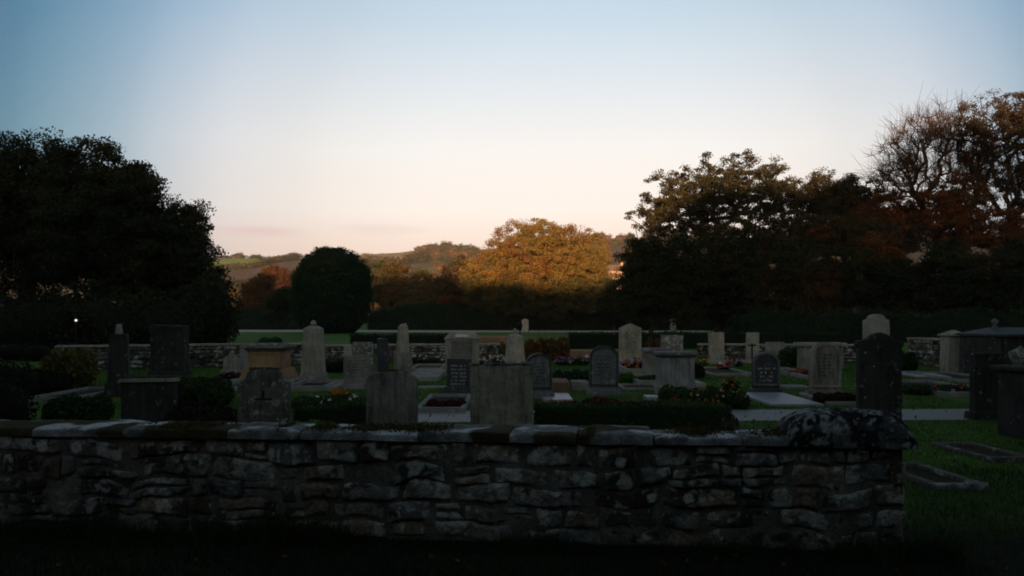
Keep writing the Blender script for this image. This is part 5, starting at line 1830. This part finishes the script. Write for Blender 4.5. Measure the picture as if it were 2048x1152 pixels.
plant('flowering_plant', 'dark plants with white and red flowers in the long kerbed plot on the right', 1812, 1930, 766, 788, DG, 2600, 0.055, 128, flowers=[(9, 0.07, WHITE), (9, 0.08, RED)], lumps=5)
plant('flowering_plant', 'dark reddish plants in the plot between two right-hand headstones', 1632, 1708, 782, 808, [(0.02, 0.014, 0.008), (0.03, 0.02, 0.01)], 2200, 0.05, 129, lumps=4)
plant('shrub', 'dark bushy shrub behind the right boundary wall', 1560, 1620, 690, 735, DG, 1800, 0.09, 130, lumps=3)
plant('shrub', 'dark shrub beside the arched pale headstone on the right', 1790, 1830, 690, 745, DG, 1800, 0.08, 131, lumps=2)
plant('flower_bed', 'low reddish flower bed near the pale gothic headstone', 440, 500, 742, 760, [(0.02, 0.02, 0.012), (0.03, 0.012, 0.02)], 1300, 0.05, 132, flowers=[(10, 0.06, PINK)], lumps=4)
plant('conifer_shrub', 'dark evergreen shrub on the lawn left of the wide low kerb', 520, 560, 672, 690, DG, 900, 0.12, 133, lumps=2)
plant('bare_shrub', 'leafless pale shrub stump at the right end of the box hedge', 1436, 1470, 818, 868, [(0.12, 0.12, 0.10), (0.06, 0.055, 0.045)], 260, 0.10, 134, up=3.0, lumps=1, depth=0.12, cat='shrub')

for k_, (a_, b_, c_, e_) in enumerate([(-60, 62, 700, 800), (-90, 40, 735, 862), (55, 118, 735, 790), (1985, 2080, 760, 815), (-60, 105, 682, 722)]):
    plant('yew_bush', ['dark yew bush at the left edge beyond the path end', 'low dark yew bush at the left edge just behind the foreground wall', 'small dark yew bush beside the golden shrub', 'low dark yew bush between the tombs at the right edge', 'broad dark yew bush behind the golden shrub at the left edge'][k_],
          a_, b_, c_, e_, [(0.008, 0.010, 0.005), (0.012, 0.015, 0.006)], 5000, 0.06, 140 + k_, lumps=3, depth=0.8, cat='shrub')

# fallen leaves
lr = np.random.default_rng(300)
q = np.stack([lr.uniform(-9, 11, 5200), lr.uniform(4.5, 30, 5200), np.full(5200, 0.035)], -1)
q = q[(np.abs(q[:, 0]) < q[:, 1] * 0.62) & ~((q[:, 1] > 6.0) & (q[:, 1] < 7.6) & (q[:, 0] < 3))]
q[:, 2] += lr.uniform(-0.02, 0.01, len(q))
V, Q, C = leaf_geo(q, 0.045, pick_cols(q, [(0.08, 0.035, 0.012), (0.13, 0.06, 0.015), (0.05, 0.03, 0.012)], 9, 1.0), 9)
tag(link('fallen_leaves', np_mesh('fallen_leaves', V, Q, C), LEAF), kind='stuff', label='fallen autumn leaves scattered over the lawn', cat='leaves')

# straight pale stems of dried plants
segs = []
for k in range(70):
    d_ = D(722) + random.uniform(-0.4, 0.4)
    px_ = random.uniform(1050, 1135)
    x_ = X(px_, d_)
    h_ = Z(random.uniform(655, 690), d_)
    segs.append((x_, d_, 0, 0.008, x_ + random.uniform(-0.15, 0.15), d_, h_, 0.004))
V, Q, C = tubes(segs, (0.12, 0.07, 0.03), 4)
base_ = V.mean(axis=0) * np.array([1, 1, 0])
o = link('dry_stems', np_mesh('dry_stems', V - base_, Q, C), LEAF, None, tuple(base_))
tag(o, 'thin dried upright stems rising out of the orange-brown grasses', 'stems')

# street lamp seen through the left-hand trees
lampd = 44
lm_root = empty('street_lamp', (X(152, lampd), lampd, 0), 0, 'small lit lamp glowing white in front of the dark left wood', 'lamp')
zl = Z(640, lampd)
MB().lathe([(0.05, 0), (0.035, 0.4), (0.028, zl - 0.12)], 10).build('post', IRON, lm_root, bev=0)
MB().lathe([(0.02, 0), (0.05, 0.03), (0.05, 0.04)], 12).build('collar', IRON, lm_root, bev=0, loc=(0, 0, zl - 0.12))
gm, gt, gb = base_mat('lamp_glow', 0.4)
gb.inputs['Emission Color'].default_value = (1, 0.93, 0.75, 1)
gb.inputs['Emission Strength'].default_value = 0.3
MB().lathe([(0.02, 0), (0.05, 0.03), (0.065, 0.06), (0.05, 0.10), (0.02, 0.12)], 16).build('globe', gm, lm_root, bev=0, loc=(0, 0, zl - 0.08), smooth=True)

# ------------------------------------------------------------------ grass
gr = np.random.default_rng(200)


def grass_patch(x0, x1, y0, y1, n, hmin, hmax, wd, seed):
    r = np.random.default_rng(seed)
    x, y = r.uniform(x0, x1, n), r.uniform(y0, y1, n)
    keep = np.abs(x) < y * 0.64 + 0.5
    # keep clear of the path
    yc = 13.3 + (x + 14) / 26 * 0.95
    keep &= ~((y > yc - 0.02) & (y < yc + 1.67) & (x > -3.42))
    # and of the inside of the near wall
    wy = B[1] + (x - B[0]) / (A[0] - B[0]) * (A[1] - B[1])
    keep &= ~((x < A[0]) & (y > wy - 0.02) & (y < wy + 0.45))
    x, y = x[keep], y[keep]
    n = len(x)
    h = r.uniform(hmin, hmax, n) * (0.5 + vnoise(np.stack([x, y, x * 0], -1), 1.5, seed, 2))
    a = r.uniform(0, math.pi, n)
    lean = r.normal(0, 0.35, (n, 2)) * h[:, None]
    dx, dy = np.cos(a) * wd / 2, np.sin(a) * wd / 2
    z0 = np.full(n, -0.002)
    V = np.stack([np.stack([x - dx, y - dy, z0], -1), np.stack([x + dx, y + dy, z0], -1),
                  np.stack([x + lean[:, 0], y + lean[:, 1], h], -1)], axis=1).reshape(-1, 3)
    Qt = np.arange(3 * n).reshape(n, 3)
    c = pick_cols(np.stack([x, y, x * 0], -1), [(0.024, 0.060, 0.006), (0.037, 0.092, 0.009), (0.058, 0.098, 0.014)], seed, 0.8)
    c = c * np.where((y < 6.9) & (x < 3.2), 0.18, np.where((y < 9.5) & (x > 2.0), 0.45, 1.0))[:, None]  # blades darkened to match the shade painted on the ground
    return V, Qt, np.repeat(c, 3, axis=0)


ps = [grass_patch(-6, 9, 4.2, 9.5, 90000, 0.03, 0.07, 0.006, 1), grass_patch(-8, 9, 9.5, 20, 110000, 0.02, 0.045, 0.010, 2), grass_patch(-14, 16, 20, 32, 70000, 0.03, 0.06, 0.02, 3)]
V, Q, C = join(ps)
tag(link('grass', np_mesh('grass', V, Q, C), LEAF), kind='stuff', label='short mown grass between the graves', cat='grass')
# long rough grass and nettles at the foot of the near wall
P = []
parts = []
for k in range(5200):
    pass
n = 9000
s = gr.uniform(0, WL + 0.3, n)
off = np.abs(gr.normal(0, 0.16, n)) + 0.04
tuft = vnoise(np.stack([s * 1.7, s * 0, s * 0], -1), 1.0, 77, 3)
hh = (0.04 + 0.34 * np.clip(tuft - 0.42, 0, 1) * 1.6) * gr.uniform(0.4, 1.1, n)
px_ = B[0] + s * dirx[0] + off * dirx[1]
py_ = B[1] + s * dirx[1] - off * dirx[0]
a = gr.uniform(0, math.pi, n)
wd = 0.008
lean = gr.normal(0, 0.45, (n, 2)) * hh[:, None]
V = np.stack([np.stack([px_ - np.cos(a) * wd / 2, py_ - np.sin(a) * wd / 2, a * 0 - 0.002], -1), np.stack([px_ + np.cos(a) * wd / 2, py_ + np.sin(a) * wd / 2, a * 0 - 0.002], -1),
              np.stack([px_ + lean[:, 0], py_ + lean[:, 1] - 0.02, hh], -1)], axis=1).reshape(-1, 3)
Q = np.arange(3 * n).reshape(n, 3)
C = np.repeat(pick_cols(np.stack([px_, py_, hh], -1), [(0.010, 0.020, 0.006), (0.022, 0.036, 0.010)], 5, 2.0), 3, axis=0)
tag(link('rough_grass', np_mesh('rough_grass', V, Q, C), LEAF), kind='stuff', label='rough dark grass and weeds along the foot of the foreground wall', cat='grass')

# ------------------------------------------------------------------ evening haze
hm = bpy.data.materials.new('haze_air')
hm.use_nodes = True
ht_ = hm.node_tree
ht_.nodes.remove(ht_.nodes['Principled BSDF'])
pv = ht_.nodes.new('ShaderNodeVolumePrincipled')
pv.inputs['Color'].default_value = (0.95, 0.90, 0.90, 1)
pv.inputs['Density'].default_value = 0.00010
pv.inputs['Anisotropy'].default_value = 0.0
ht_.links.new(pv.outputs[0], ht_.nodes['Material Output'].inputs['Volume'])
hz_ = MB().box(-2900, 2900, -960, 3400, float(Vg[:, 2].min()) - 1.0, float(max(Vg[:, 2].max(), 85.0)) + 12.0).build('haze', hm, None, bev=0)
tag(hz_, kind='stuff', label='thin pink evening haze over the fields and hill', cat='haze')
